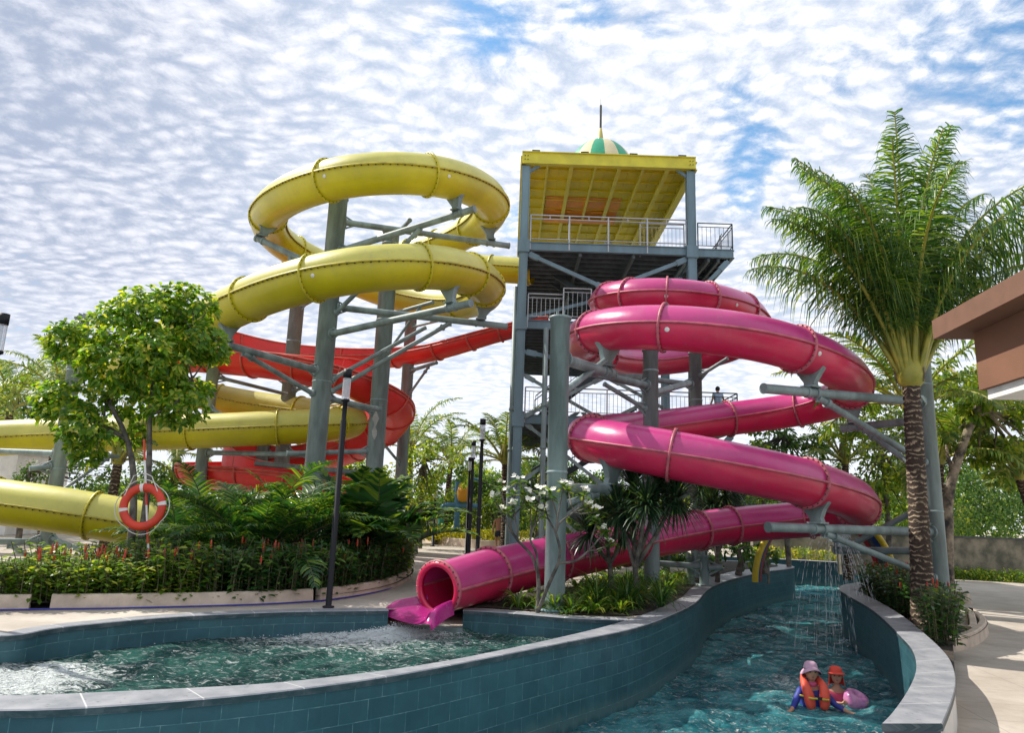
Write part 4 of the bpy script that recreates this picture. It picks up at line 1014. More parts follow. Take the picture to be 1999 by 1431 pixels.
def palmtrunk():
    m = bpy.data.materials.new('ringed_palm_bark'); m.use_nodes = True
    t = NT(m.node_tree); b = t.N['Principled BSDF']; g = t.new('ShaderNodeNewGeometry').outputs['Position']
    n0 = t.new('ShaderNodeTexNoise'); t.set(n0, 'Vector', g); t.set(n0, 'Scale', 4.5); t.set(n0, 'Detail', 4)
    sp = t.new('ShaderNodeSeparateXYZ'); t.L.new(g, sp.inputs[0])
    z = t.math('ADD', t.math('MULTIPLY', sp.outputs[2], 8.3), t.math('MULTIPLY', n0.outputs[0], 2.8))
    fr = t.math('FRACT', z); band = t.math('MULTIPLY', t.rng(fr, .0, .12), t.rng(fr, .55, .22))
    n = t.noise(g, 9, 5, .65)
    c = t.mix(t.math('MULTIPLY', band, t.rng(n, .38, .58)), (.045, .030, .022), (.42, .33, .22))
    c = t.mix(t.rng(t.noise(g, 1.6, 4, .6), .5, .75, 0, .5), c, (.12, .065, .035))
    t.set(b, 'Base Color', c); t.set(b, 'Roughness', .9)
    bp = t.new('ShaderNodeBump'); t.set(bp, 'Strength', .9); t.set(bp, 'Distance', .03); t.set(bp, 'Height', t.math('ADD', band, n)); t.L.new(bp.outputs[0], b.inputs['Normal'])
    return m
M['palmtrunk'] = palmtrunk()

def frond(mbl, mbr, base, az, el, L, bend, nl, ll, droop, w=.035, rr=.035, bare=.22, side_el=.3, jit=.12, ragged=0.0, bpow=1.6, fw=.42):
    """one feather leaf: rachis into mbr, leaflets into mbl; droop pulls leaflets down"""
    k = 26; t = np.linspace(0, 1, k); h = np.array([math.cos(az), math.sin(az), 0]); Z = np.array([0, 0, 1.])
    ang = el-bend*t**bpow; d = np.cos(ang)[:, None]*h+np.sin(ang)[:, None]*Z
    swing = RS.uniform(-.25, .25); sv = np.cross(h, Z)
    d = d+sv*(swing*t**2)[:, None]; d /= np.linalg.norm(d, axis=1)[:, None]
    P = np.array(base)+np.vstack([np.zeros(3), np.cumsum((d[1:]+d[:-1])/2*(L/(k-1)), axis=0)])
    mbr.tube(P, rr*(1-.88*t)+.004, 6, cap=False)
    u = np.linspace(bare, .995, nl); u = np.clip(u+RS.uniform(-.004, .004, nl), 0, .999); x = u*(k-1); i = x.astype(int); f = (x-i)[:, None]; i2 = np.minimum(i+1, k-1)
    B = P[i]*(1-f)+P[i2]*f; D = d[i]*(1-f)+d[i2]*f
    S = np.cross(D, Z); bad = np.linalg.norm(S, axis=1) < .15
    S = S/(np.linalg.norm(S, axis=1)[:, None]+1e-9); S[bad] = sv
    N = np.cross(S, D)
    prof = np.sin(np.clip((u-bare)/(1-bare), 0, 1)**.75*pi*.86+.30); prof = np.clip(prof, .22, 1)*ll
    C = []; W = []
    for sg in (-1, 1):
        keep = RS.rand(nl) > ragged*RS.rand(nl)
        n = nl; fwdm = fw+.55*u[:, None]**2
        dir0 = S*sg+D*fwdm+N*side_el+RS.normal(size=(n, 3))*jit
        dir0 /= np.linalg.norm(dir0, axis=1)[:, None]
        l = (prof*RS.uniform(.85, 1.1, n))[:, None]
        dr = (droop*RS.uniform(.5, 1.5, n))[:, None]
        p0 = B; p1 = p0+dir0*l*.3-Z*l*dr*.05; d1 = dir0-Z*dr*.45; d1 /= np.linalg.norm(d1, axis=1)[:, None]
        p2 = p1+d1*l*.35; d2 = dir0*.6-Z*dr*1.15; d2 /= np.linalg.norm(d2, axis=1)[:, None]; p3 = p2+d2*l*.38
        side = np.cross(dir0, N); side /= np.linalg.norm(side, axis=1)[:, None]+1e-9
        side = side+N*.35*RS.uniform(-1, 1, (n, 1))
        c = np.stack([p0, p1, p2, p3], 1); ww = np.stack([side*w*.35, side*w*.5, side*w*.42, side*w*.05], 1)
        C.append(c[keep]); W.append(ww[keep])
    mbl.strips(np.concatenate(C), np.concatenate(W))
    return P

def palm(name, label, base, top, rad, specs, ll, nl, leaf, w=.04, group=None, lean=0.0, rr=.05, bulge=True, petm='petiole', cat='palm tree', ring_m='palmtrunk', droop=.7, bpow=1.6, bare=.22, jit=.14, fw=.5, side_el=.3):
    base = np.array(base, float); top = np.array(top, float)
    root = thing(name, label, cat, base, group)
    mb = MB(); n = max(8, int((top[2]-base[2])/.06)); u = np.linspace(0, 1, n); P = base+(top-base)*u[:, None]
    P[:, 0] += np.sin(u*pi)*lean
    rr_ = rad*(1.0+.35*np.exp(-u*9))*(1-.18*u); rr_ = rr_*(1+.05*np.sin(u*(top[2]-base[2])*2*pi*8.3)+.02*RS.randn(n))
    mb.tube(P, rr_, 18); mb.build('trunk', M[ring_m], root)
    if bulge:
        mb = MB(); mb.lathe(top, [(rad*.82, -.04), (rad*1.22, .05), (rad*1.38, .22), (rad*1.25, .45), (rad*.9, .75), (rad*.5, 1.1), (.01, 1.25)], 18); mb.build('crown_base', LM[petm], root)
        mb = MB()
        for a in RS.uniform(0, 6.28, 7): 
            q = np.array([math.cos(a), math.sin(a), 0]); mb.tube([top+q*rad*1.30+np.array([0, 0, .05]), top+q*rad*1.42+np.array([0, 0, .3]), top+q*rad*1.05+np.array([0, 0, .85])], [.02, .03, .012], 5)
        mb.build('fibre_sheath', M['bark2'], root)
    for (az, el, L, bend) in specs:
        ml, mr = MB(), MB(); h = np.array([math.cos(az), math.sin(az), 0])
        off = top+h*rad*(.75 if bulge else .3)+np.array([0, 0, .12 if bulge else 0])
        frond(ml, mr, off, az, el, L, bend, nl, ll, droop*(.55 if el > 1.48 else 1), w, rr, bare=bare, bpow=bpow, jit=jit, fw=fw, side_el=side_el)
        fo = ml.build('frond', leaf, root); mr.build('midrib', LM[petm], fo)
    return root

# --- the big coconut palm in front on the right
pb = gr(1805, 1222, DZ+.2); pt = at(1779, 752, pb[1])
sp_ = []
RSp = np.random.RandomState(3)
for az, el, L, bend in ((-1.60, 89, 6.1, 10), (-1.35, 86, 5.7, 32), (1.9, 86, 5.8, 36), (-1.1, 87, 6.0, 34), (-2.1, 86, 5.8, 36), (1.4, 88, 6.1, 24), (3.0, 84, 5.9, 46), (.3, 85, 6.0, 46), (2.2, 85, 5.9, 50), (3.1, 79, 5.6, 72), (2.7, 74, 5.2, 84), (3.4, 69, 5.0, 80), (3.75, 78, 5.5, 74), (1.1, 81, 5.8, 66), (.65, 78, 5.5, 76), (.15, 76, 5.4, 82), (-.25, 72, 5.2, 86), (-.6, 78, 5.5, 76), (-.95, 73, 5.1, 88), (-2.35, 76, 5.2, 84), (-2.75, 74, 5.1, 86), (.05, 82, 5.8, 60), (3.0, 64, 4.6, 80), (-.05, 62, 4.7, 78), (-1.6, 80, 5.2, 78), (.45, 66, 5.0, 86), (3.3, 82, 5.6, 60), (.2, 70, 5.2, 88), (3.6, 72, 5.0, 86)):
    sp_.append((az, R(el), L*RSp.uniform(.94, 1.12), R(bend*RSp.uniform(.9, 1.15))))
palm('coconut_palm', 'tall coconut palm with ringed trunk and yellow crown base, in front on the right', pb, pt, .215, sp_, 1.42, 96, LM['coco'], .036, rr=.066, droop=2.2, bpow=2.2, bare=.22, jit=.22, fw=.34, side_el=.12)

def std_specs(n, L, rs, elmin=15, elmax=80):
    out = []
    for i in range(n):
        u = (i+.5)/n; out.append((i*2.4+rs.uniform(-.2, .2), R(elmax-(elmax-elmin)*u), L*rs.uniform(.85, 1.1), R(rs.uniform(55, 95))))
    return out
rp = np.random.RandomState(8)
for (lab, px, pyb, Y, pyt, rad, L, n, ll) in (
    ('coconut palm behind the big front palm, crown just above the pink tube', 1775, 905, 19.5, 800, .15, 3.4, 17, .75),
    ('slender palm trunk behind the leaning mottled tree', 1832, 880, 22.5, 905, .17, 2.9, 13, .6),
    ('curved palm at the right edge with a slim ringed trunk', 1990, 930, 23, 935, .15, 2.9, 14, .6),
    ('palm behind the mouth of the arch, below the pink right bends', 1650, 900, 30, 905, .16, 3.6, 15, .7),
    ('tall thin palm beside the tower pipes, with orange fruit stalks', 985, 860, 33, 905, .16, 3.6, 15, .7),
    ('palm with upright crown between the lamp posts and the broadleaf trees', 880, 900, 42, 905, .18, 3.5, 13, .7),
    ('palm with a narrow crown right behind the slim mauve column', 800, 880, 40, 880, .2, 4.0, 14, .8),
    ('palm with a ringed orange trunk seen between the tree and the life ring', 230, 1040, 24, 905, .17, 2.3, 9, .5),
    ('feathery palm above the yellow slide at the far left', 20, 800, 34, 800, .2, 4.0, 16, .8),
    ('pale palm poking out left of the leafy tree', 120, 800, 30, 775, .2, 3.5, 15, .7),
    ('small palm low on the far left behind the yellow run', -40, 830, 30, 830, .2, 3.4, 12, .7),
    ('palm behind the red slide left end', 345, 900, 36, 890, .2, 3.0, 12, .6),
    ('palm behind the yellow run and grey columns', 590, 900, 40, 900, .2, 3.2, 11, .6)):
    z = at(px, pyt, Y); b = np.array([z[0]+rp.uniform(-.3, .3), Y, DZ if px > 1600 else 0])
    if px == 1990: b[0] += .9
    palm('coconut_palm' if px != 1990 else 'young_palm', lab, b, z, rad, std_specs(n, L, rp, 5, 82), ll, 46, LM['cocod'], .055, rr=.045, droop=.75)

# --- broadleaf trees from leaf rosettes
def rosette_tree(name, label, base, blobs, leaf, nper, ll, lw, trunk_r, limbs, bark='bark', per=9, group=None, inner=.45, droop=.3):
    root = thing(name, label, 'tree', base, group); mb = MB()
    C = []; D = []
    for c, r in blobs:
        n = int(nper*r**2); v = rv(n); rad = r*(inner+(1-inner)*RS.rand(n)**.45)
        v2 = v.copy(); v2[:, 2] = np.where(v2[:, 2] < -.4, -.4, v2[:, 2])
        C.append(np.array(c)+v*rad[:, None]*np.array([1, 1, .82])); D.append(v2*.8+np.array([0, 0, .45])+RS.normal(size=(n, 3))*.3)
    C = np.concatenate(C); D = np.concatenate(D); D /= np.linalg.norm(D, axis=1)[:, None]
    n = len(C); pos = np.repeat(C, per, 0); dd = np.repeat(D, per, 0)
    a = RS.normal(size=(n*per, 3)); a -= dd*(a*dd).sum(1)[:, None]; a /= np.linalg.norm(a, axis=1)[:, None]
    dirs = a*RS.uniform(.7, 1.2, (n*per, 1))+dd*RS.uniform(.05, .9, (n*per, 1))
    mb.leaves(pos, dirs, dd+RS.normal(size=(n*per, 3))*.25, ll*RS.uniform(.6, 1.15, n*per), lw*RS.uniform(.8, 1.15, n*per), droop, prof=(.55, 1.0))
    mb.build('crown', leaf, root)
    mb = MB()
    for pts, r in limbs: mb.tube(resamp(pts, 14, 1), np.linspace(r[0], r[1], 14), 9)
    tips = C[RS.permutation(n)[:min(n, 90)]]; joints = np.array([p[-1] for p, r in limbs]+[p[len(p)//2] for p, r in limbs])
    for tpt in tips:
        j = joints[np.argmin(np.linalg.norm(joints-tpt, axis=1))]
        mid = (j+tpt)/2+RS.normal(size=3)*.06*np.linalg.norm(tpt-j); mb.tube([j, mid, tpt], [.022*trunk_r/.1, .014, .006], 5, cap=False)
    mb.build('trunk', M[bark], root); return root
Yt = 14.9
tb = np.array([at(262, 1060, Yt)[0], Yt, .05])
BL_ = [((at(px, py, Yt+dy)), r*Yt/F) for px, py, dy, r in ((300, 612, 0, 72), (365, 600, .3, 60), (235, 640, -.3, 62), (165, 672, .2, 62), (130, 660, 0, 40), (390, 665, 0, 55), (310, 690, -.6, 62), (215, 715, -.5, 58), (420, 690, .2, 30), (130, 790, 0, 58), (165, 840, -.3, 50), (100, 770, .3, 34), (345, 790, -.2, 58), (375, 760, .3, 36), (250, 780, .4, 50), (170, 890, 0, 30), (300, 735, 0, 60), (260, 850, .5, 28))]
cr = lambda px, py, dy=0: at(px, py, Yt+dy)
rosette_tree('leafy_tree', 'bright leafy tree with two thin grey trunks behind the life ring', tb, BL_, LM['tree'], 330, .165, .078, .1,
    [([tb, cr(262, 950), cr(250, 860), cr(215, 790), cr(170, 720)], (.095, .03)), ([tb+np.array([.12, .05, 0]), cr(288, 960), cr(292, 880), cr(293, 790), cr(310, 680)], (.085, .03)),
     ([cr(250, 860), cr(200, 830), cr(140, 800)], (.05, .02)), ([cr(293, 810), cr(340, 790), cr(375, 740)], (.04, .02)), ([cr(215, 790), cr(240, 700), cr(290, 620)], (.04, .02)), ([cr(310, 680), cr(380, 650)], (.03, .015))])

def cloud_tree(name, label, base, blobs, leaf, dens, ls, trunk, bark='bark', group=None, cat='tree', tr=.12):
    """leaf clumps through the crown's volume"""
    root = thing(name, label, cat, base, group); mb = MB(); cs = []
    for c, r in blobs:
        k = max(5, int(7*r)); v = rv(k); cc = np.array(c)+v*(r*RS.uniform(.35, .95, (k, 1))); cr_ = r*RS.uniform(.28, .5, k)
        for q, s in zip(cc, cr_):
            n = int(dens*s*s); cs.append(q); w = rv(n); p = q+w*(s*RS.uniform(.3, 1.0, (n, 1)))*np.array([1, 1, .75])
            d = w*.7+RS.normal(size=(n, 3))*.5+np.array([0, 0, -.15]); mb.leaves(p, d, RS.normal(size=(n, 3))*.6+np.array([0, 0, 1.]), ls*RS.uniform(.6, 1.25, n), ls*.48, .3)
    mb.build('crown', leaf, root); mb = MB()
    if trunk: mb.tube(resamp(trunk, 14, 1), np.linspace(tr, tr*.55, 14)*(1+.06*RS.randn(14)), 10); j = np.array(trunk[-1])
    else: j = np.array(base)+np.array([0, 0, .3]); mb.tube([base, j], [tr, tr*.8], 8)
    for q in cs[::2]: mb.tube([j, (j+q)/2+RS.normal(size=3)*.1, q], [tr*.4, tr*.22, .01], 5, cap=False)
    mb.build('trunk', M[bark], root); return root
def ct(lab, blobs, leaf='bg', ls=.17, dens=430, trunk=None, bark='bark', tr=.12, base_px=None, name='broadleaf_tree', zb=0.0, group=None):
    B = [(at(px, py, Y), r*Y/F) for px, py, Y, r in blobs]
    b = np.array([B[0][0][0], B[0][0][1], zb]) if trunk is None else np.array(trunk[0])
    if trunk is None: trunk = [b, b+(B[0][0]-b)*.5+RS.normal(size=3)*.08, B[0][0]]
    return cloud_tree(name, lab, b, B, LM[leaf], dens, ls, trunk, bark, group, tr=tr)
# leaning mottled tree on the right
lt = [np.array([at(1838, 1040, 21)[0], 21, DZ]), at(1850, 980, 21), at(1872, 890, 21), at(1898, 820, 21), at(1912, 790, 21)]
r_ = ct('broad tree with a leaning black and tan mottled trunk, under the brown eaves', [(1960, 790, 20.5, 70), (1890, 760, 22, 60), (1850, 800, 23, 60), (1999, 850, 21, 65), (1920, 850, 24, 50), (1830, 870, 23.5, 45), (2080, 800, 21, 80), (1840, 740, 24, 45), (1930, 900, 23, 50), (1990, 780, 23, 60), (1870, 840, 25, 55), (1960, 900, 25, 60)], 'bg', .22, 560, lt, 'bark2', .19)
mb = MB(); mb.tube([at(1900, 812, 21), at(1935, 800, 20.9), at(1975, 786, 20.8)], [.11, .08, .05], 8); mb.tube([at(1862, 930, 21), at(1850, 890, 21.1), at(1845, 850, 21.3)], [.07, .05, .03], 8); mb.build('limb', M['bark2'], r_)
ct('tree with yellow green leaves behind the palm trunk and pink bends', [(1720, 880, 27, 70), (1690, 940, 27, 55), (1750, 960, 27, 55), (1640, 830, 29, 50), (1760, 830, 28, 60), (1700, 1000, 27, 45)], 'bg', .2, 330, zb=DZ)
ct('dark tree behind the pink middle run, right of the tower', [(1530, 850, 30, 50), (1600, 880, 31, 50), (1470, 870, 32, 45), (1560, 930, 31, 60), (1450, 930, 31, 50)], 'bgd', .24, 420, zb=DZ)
ct('yellowish bush seen through the gap under the pink middle run', [(1490, 960, 27, 42), (1440, 975, 27, 35), (1470, 870, 27, 25)], 'bg', .18, 380, zb=DZ)
ct('round green tree left of the lamp posts', [(830, 900, 34, 48), (800, 930, 34, 45), (860, 940, 34.5, 45), (840, 975, 34, 42), (790, 985, 34, 35), (870, 900, 35, 30)], 'bg', .19, 360)
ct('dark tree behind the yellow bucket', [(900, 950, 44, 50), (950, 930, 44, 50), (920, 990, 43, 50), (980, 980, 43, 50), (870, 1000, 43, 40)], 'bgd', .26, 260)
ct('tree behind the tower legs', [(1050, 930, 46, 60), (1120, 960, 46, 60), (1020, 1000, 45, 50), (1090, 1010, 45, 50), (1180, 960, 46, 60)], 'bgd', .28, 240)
ct('pale tree between the two front yellow columns', [(690, 920, 38, 45), (650, 945, 38, 40), (735, 930, 38, 40), (700, 980, 38, 45), (600, 960, 38, 40)], 'bg', .22, 300)
ct('tree behind the red slide left end', [(330, 940, 36, 45), (290, 930, 36, 42), (380, 960, 36, 42), (250, 960, 36, 40), (440, 960, 36, 40)], 'bgd', .22, 300)
ct('bush behind the left columns under the yellow run', [(60, 915, 27, 32), (95, 945, 27, 32), (180, 950, 28, 34), (30, 950, 28, 30), (150, 920, 29, 30), (215, 930, 28, 30)], 'bgd', .17, 420)
ct('tree at the far left edge above the yellow run', [(20, 790, 40, 45), (60, 830, 40, 40), (-40, 810, 40, 60), (110, 810, 41, 36)], 'bgd', .26, 260)
# row of far trees that closes the view
k = 0
for px in range(-420, 2500, 105):
    if 1250 < px < 1450: h = 985
    else: h = 985
    Y = 58+7*math.sin(px*.7); r = 62+14*math.sin(px*1.3)
    ct('distant tree in the belt of trees closing the view', [(px, h-10+10*math.sin(px*2.1), Y, r), (px+40, h+20, Y-1, r*.8), (px-45, h+25, Y+1, r*.8)], ('bgd', 'bg')[k % 2], .42, 105, zb=DZ, group='far belt of trees'); k += 1
# climbing hedge on the right garden wall
def bushmesh(name, label, cat, boxes, leaf, ls, dens, group=None, kind=None):
    mb = MB(); rs2 = RS
    for (c, s) in boxes:
        n = int(dens*s[0]*s[1]*s[2]) if min(s) > 0 else 0
        p = np.array(c)+rs2.uniform(-.5, .5, (n, 3))*np.array(s); d = rs2.normal(size=(n, 3)); mb.leaves(p, d, rs2.normal(size=(n, 3)), ls*rs2.uniform(.6, 1.2, n), ls*.5, .3)
    o = mb.build(name, LM[leaf]); return tag(o, label, cat, group, kind)
gy = 33.0; gx0 = at(1640, 1060, gy)[0]; gx1 = at(2500, 1060, gy)[0]; gz = at(1920, 1052, gy)[2]; ght = at(1920, 905, gy)[2]
def gwall():
    m = mat('mottled_stone_wall', (.26, .225, .165), .9, col2=(.085, .085, .060), vscale=1.6, bump=.8, bscale=9); return m
w_ = thing('garden_wall', 'mottled stone garden wall behind the right path, topped by a clipped hedge', 'wall', (gx0, gy, DZ))
mb = MB(); mb.box(((gx0+gx1)/2, gy+.2, (DZ+gz)/2), (gx1-gx0, .4, gz-DZ)); mb.build('stone_face', gwall(), w_)
mb = MB(); mb.box(((gx0+gx1)/2, gy+.2, gz+.04), (gx1-gx0+.04, .5, .08)); mb.build('capping', mat('dark_wall_cap', (.07, .08, .07), .8, var=.3), w_)
for a in np.arange(gx0+3.4, gx1-2, 2.2):
    b_ = [((a, gy+.9, gz+(ght-gz)/2), (2.4, 1.0, ght-gz)), ((a+.2, gy+.8, ght+.05), (1.9, .8, .4))]
    bushmesh('clipped_hedge', 'dense dark section of the clipped hedge on top of the stone garden wall', 'hedge', b_, 'bgd', .17, 210, 'hedge on the garden wall')
for i, px in enumerate(range(1780, 2060, 22)):
    c = gr(px, 1127+.06*(px-1780), DZ); bushmesh('low_shrub', 'low bright shrub in the row at the foot of the stone garden wall', 'shrub', [((c[0], c[1]+.6, DZ+.22+.08*math.sin(i*2)), (.9, .7, .5))], 'bg', .14, 700, 'low shrubs below the garden wall')
# far yellow ground cover and shrubs behind the far kerb
fcb = bushmesh('ground_cover', 'yellow leafed ground cover behind the far kerb', 'ground cover', [((at(px, 1050, 38.3)[0], 38.6+.3*math.sin(px), .55), (1.5, 1.5, .6)) for px in range(790, 1010, 24)], 'yel', .16, 300, kind='stuff')
for i, (px, py, Y, r, lf) in enumerate(((815, 1010, 30, 30, 'bgd'), (850, 1035, 38.9, 22, 'bg'), (910, 1020, 41, 26, 'bg'), (955, 1000, 41, 40, 'bg'), (1000, 1000, 41, 40, 'bgd'), (870, 1040, 41, 18, 'bg'), (1060, 1010, 38, 40, 'bg'), (1150, 1010, 36, 45, 'bgd'), (800, 1040, 31, 24, 'bgd'), (1250, 1020, 33, 40, 'bgd'))):
    ct(['clump of dark leaves at the end of the hedge bed by the walkway', 'small bush by the blue pipe frame', 'bush under the yellow bucket', 'tall bush behind the walking man', 'dark bush right of the walking man', 'tiny bush left of the bucket post', 'bush between the tower leg and front column', 'dark bush behind the frangipani', 'low dark bush beside the small far kerb', 'dark bush behind the pandanus heads'][i], [(px, py, Y, r), (px+r*.6, py+r*.4, Y, r*.7), (px-r*.6, py+r*.3, Y, r*.7)], lf, .19, 330, name='garden_bush')

# --- red spiked hedge plants
def spike_shrub(seed, leaf, H=1.05, nst=13, spikes=3):
    global RS
    RS = np.random.RandomState(seed); root = thing('spiked_shrub', 'leafy shrub with upright red flower spikes in the planting bed', 'shrub', (0, 0, 0))
    ml, ms = MB(), MB(); P = []; D = []; sp = []
    for i in range(nst):
        a = RS.uniform(0, 6.28); rr = .30*math.sqrt(RS.rand()); h = H*RS.uniform(.72, 1.08); tx = rr*math.cos(a); ty = rr*math.sin(a); ln = RS.uniform(.06, .22)
        top = np.array([tx+math.cos(a)*ln, ty+math.sin(a)*ln, h]); ms.tube([(tx, ty, 0), (tx*.9+top[0]*.1, ty*.9+top[1]*.1, h*.5), top], [.012, .011, .007], 5, cap=False)
        n = 20
        for j in range(n):
            u = .06+.94*(j+RS.rand()*.5)/n; b = np.array([tx, ty, 0])+(top-np.array([tx, ty, 0]))*u; aa = j*2.3+RS.uniform(-.4, .4)
            P.append(b); D.append((math.cos(aa), math.sin(aa), RS.uniform(-.1, .7)))
        if i < spikes: sp.append(top)
    P = np.array(P); D = np.array(D); n = len(P)
    ml.leaves(P, D, np.tile([0, 0, 1.], (n, 1))+RS.normal(size=(n, 3))*.25, .19*RS.uniform(.7, 1.2, n), .075, .35)
    ml.build('foliage', leaf, root, True); ms.build('stems', M['stem'], root, True)
    for t in sp:
        mb = MB(); hh = RS.uniform(.13, .22); mb.lathe(t, [(.008, 0), (.020, .02), (.017, hh*.35), (.023, hh*.4), (.016, hh*.7), (.018, hh*.74), (.002, hh)], 7); mb.build('flower_spike', M['red'], root, True)
    return root
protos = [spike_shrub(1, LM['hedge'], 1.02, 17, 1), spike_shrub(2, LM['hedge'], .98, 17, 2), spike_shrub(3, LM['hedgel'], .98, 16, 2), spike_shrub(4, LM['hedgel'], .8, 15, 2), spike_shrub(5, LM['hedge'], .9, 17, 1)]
used = set()
def put(i, x, y, z, lab, grp, sc=1.0):
    o = protos[i] if i not in used else copy_tree(protos[i]); used.add(i)
    o.location = (x, y, z); o.rotation_euler = (0, 0, RS.uniform(0, 6.28)); o.scale = (sc, sc, sc*RS.uniform(.92, 1.06)); tag(o, lab, 'shrub', grp); return o
RS = np.random.RandomState(77)
Cn = np.array(CB2); seg = np.r_[0, np.cumsum(np.linalg.norm(np.diff(Cn[:, :2], axis=0), axis=1))]; tg = np.gradient(Cn, axis=0); nn_ = np.stack([-tg[:, 1], tg[:, 0]], 1); nn_ /= np.linalg.norm(nn_, axis=1)[:, None]
def along(s, off):
    i = int(np.clip(np.searchsorted(seg, s), 0, len(seg)-1)); return Cn[i, :2]+nn_[i]*off
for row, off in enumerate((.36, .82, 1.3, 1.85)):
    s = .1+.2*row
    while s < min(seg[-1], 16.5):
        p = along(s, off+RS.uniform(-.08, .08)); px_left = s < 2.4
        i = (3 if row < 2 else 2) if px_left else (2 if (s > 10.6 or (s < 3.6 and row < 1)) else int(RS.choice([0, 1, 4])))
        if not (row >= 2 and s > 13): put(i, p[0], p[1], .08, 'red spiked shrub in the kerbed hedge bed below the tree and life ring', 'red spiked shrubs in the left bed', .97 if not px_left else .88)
        s += .44 if row < 2 else .55
rpoly = rbed
cnt = 0
for x in np.arange(5.5, 13, .48):
    for y in np.arange(9, 23, .5):
        p = np.array([[x+RS.uniform(-.12, .12), y+RS.uniform(-.12, .12)]])
        if inpoly(p, rpoly)[0] and np.linalg.norm(p[0]-pb[:2]) > .5 and p[0][1] > 11.2:
            dmin = min(np.linalg.norm(p[0]-np.array(q)) for q in rpoly)
            if dmin < .32: continue
            put(int(RS.choice([0, 1, 4])), p[0][0], p[0][1], DZ+.2, 'red spiked shrub in the bed round the coconut palm', 'red spiked shrubs in the palm bed', .95); cnt += 1

# --- shrub palms (feather clumps) in the left bed
def clump_palm(label, base, n, L, ll, leaf, nl=44, w=.035, elr=(35, 85), bend=(50, 95), droop=.35, name='shrub_palm', side_el=.25, rr=.014, stems=True):
    root = thing(name, label, 'shrub palm', base)
    for i in range(n):
        ml, mr = MB(), MB(); az = i*2.399+RS.uniform(-.3, .3)
        frond(ml, mr, np.array(base)+np.array([math.cos(az)*.12, math.sin(az)*.12, RS.uniform(.0, .45)]), az, R(RS.uniform(*elr)), L*RS.uniform(.75, 1.12), R(RS.uniform(*bend)), nl, ll, droop, w, rr, bare=.26, side_el=side_el, jit=.08)
        fo = ml.build('frond', leaf, root); mr.build('midrib', M['stem'], fo)
    return root
for lab, px, Y, n, L, ll in (('bushy feather palm nearest the life ring', 415, 16.3, 26, 2.7, .56), ('dark bushy feather palm in the middle of the left bed', 505, 15.9, 36, 3.0, .62), ('feather palm leaning on the tallest column', 585, 16.6, 24, 2.5, .54), ('smaller feather palm behind the life ring', 350, 17.4, 16, 1.9, .42), ('feather palm under the lamp post, left of the broad one', 655, 17.6, 14, 1.7, .42)):
    clump_palm(lab, (at(px, 1060, Y)[0], Y, .1), n, L, ll, LM['fern'])
for lab, px, Y, n, L, ll in (('broad leafed dark palm at the right end of the hedge bed', 735, 18.0, 26, 2.75, .66), ('broad leafed palm right behind the lamp post', 690, 18.6, 18, 2.5, .62)):
    clump_palm(lab, (at(px, 1060, Y)[0], Y, .1), n, L, ll, LM['fern'], 26, .12, (45, 88), (45, 90), .25, side_el=.35)

# --- dracaena heads on forked trunks
def drac(label, base, heads, nl=260, Lb=.80):
    root = thing('dracaena', label, 'plant', base); mb = MB(); b = np.array(base); f = b+np.array([0, 0, .75])
    mb.tube([b, b+np.array([.03, 0, .4]), f], [.08, .065, .055], 8)
    for h in heads: mb.tube([f, (f+h)/2+np.array([0, 0, -.05]), h], [.05, .042, .04], 8)
    mb.build('trunk', M['bark'], root)
    for h in heads:
        ml = MB(); v = rv(nl); v[:, 2] = np.where(v[:, 2] < -.75, -v[:, 2], v[:, 2]); L = Lb*RS.uniform(.75, 1.12, nl); Z = np.array([0, 0, 1.])
        d = v; sd = np.cross(d, Z+RS.normal(size=(nl, 3))*.1); sd /= np.linalg.norm(sd, axis=1)[:, None]
        p0 = h+d*.03; p1 = h+d*L[:, None]*.5-Z*.02; p2 = h+d*L[:, None]*.8-Z*(L*.10)[:, None]; p3 = h+d*L[:, None]-Z*(L*.24)[:, None]
        ml.strips(np.stack([p0, p1, p2, p3], 1), np.stack([sd*.012, sd*.018, sd*.014, sd*.001], 1)); ml.build('leaf_head', LM['drac'], root)
db = at(1240, 1165, 15.2); db[2] = 0
drac('forked dracaena with round spiky heads, under the lower pink coil', db, [at(1262, 985, 14.9), at(1318, 975, 15.1), at(1210, 1000, 15.4), at(1290, 950, 15.6), at(1235, 950, 15.8)])
db2 = at(1190, 1150, 16.4); db2[2] = 0
drac('smaller dracaena close behind the front teal column', db2, [at(1180, 1010, 16.2), at(1150, 1040, 16.0), at(1222, 1040, 16.4)], 200, .7)
db3 = at(1400, 1120, 21.5); db3[2] = 0
drac('dracaena in the shade beyond the bottom pink run', db3, [at(1365, 960, 22), at(1415, 965, 22.2), at(1440, 985, 22.4), at(1390, 985, 21.6)], 220, 1.05)
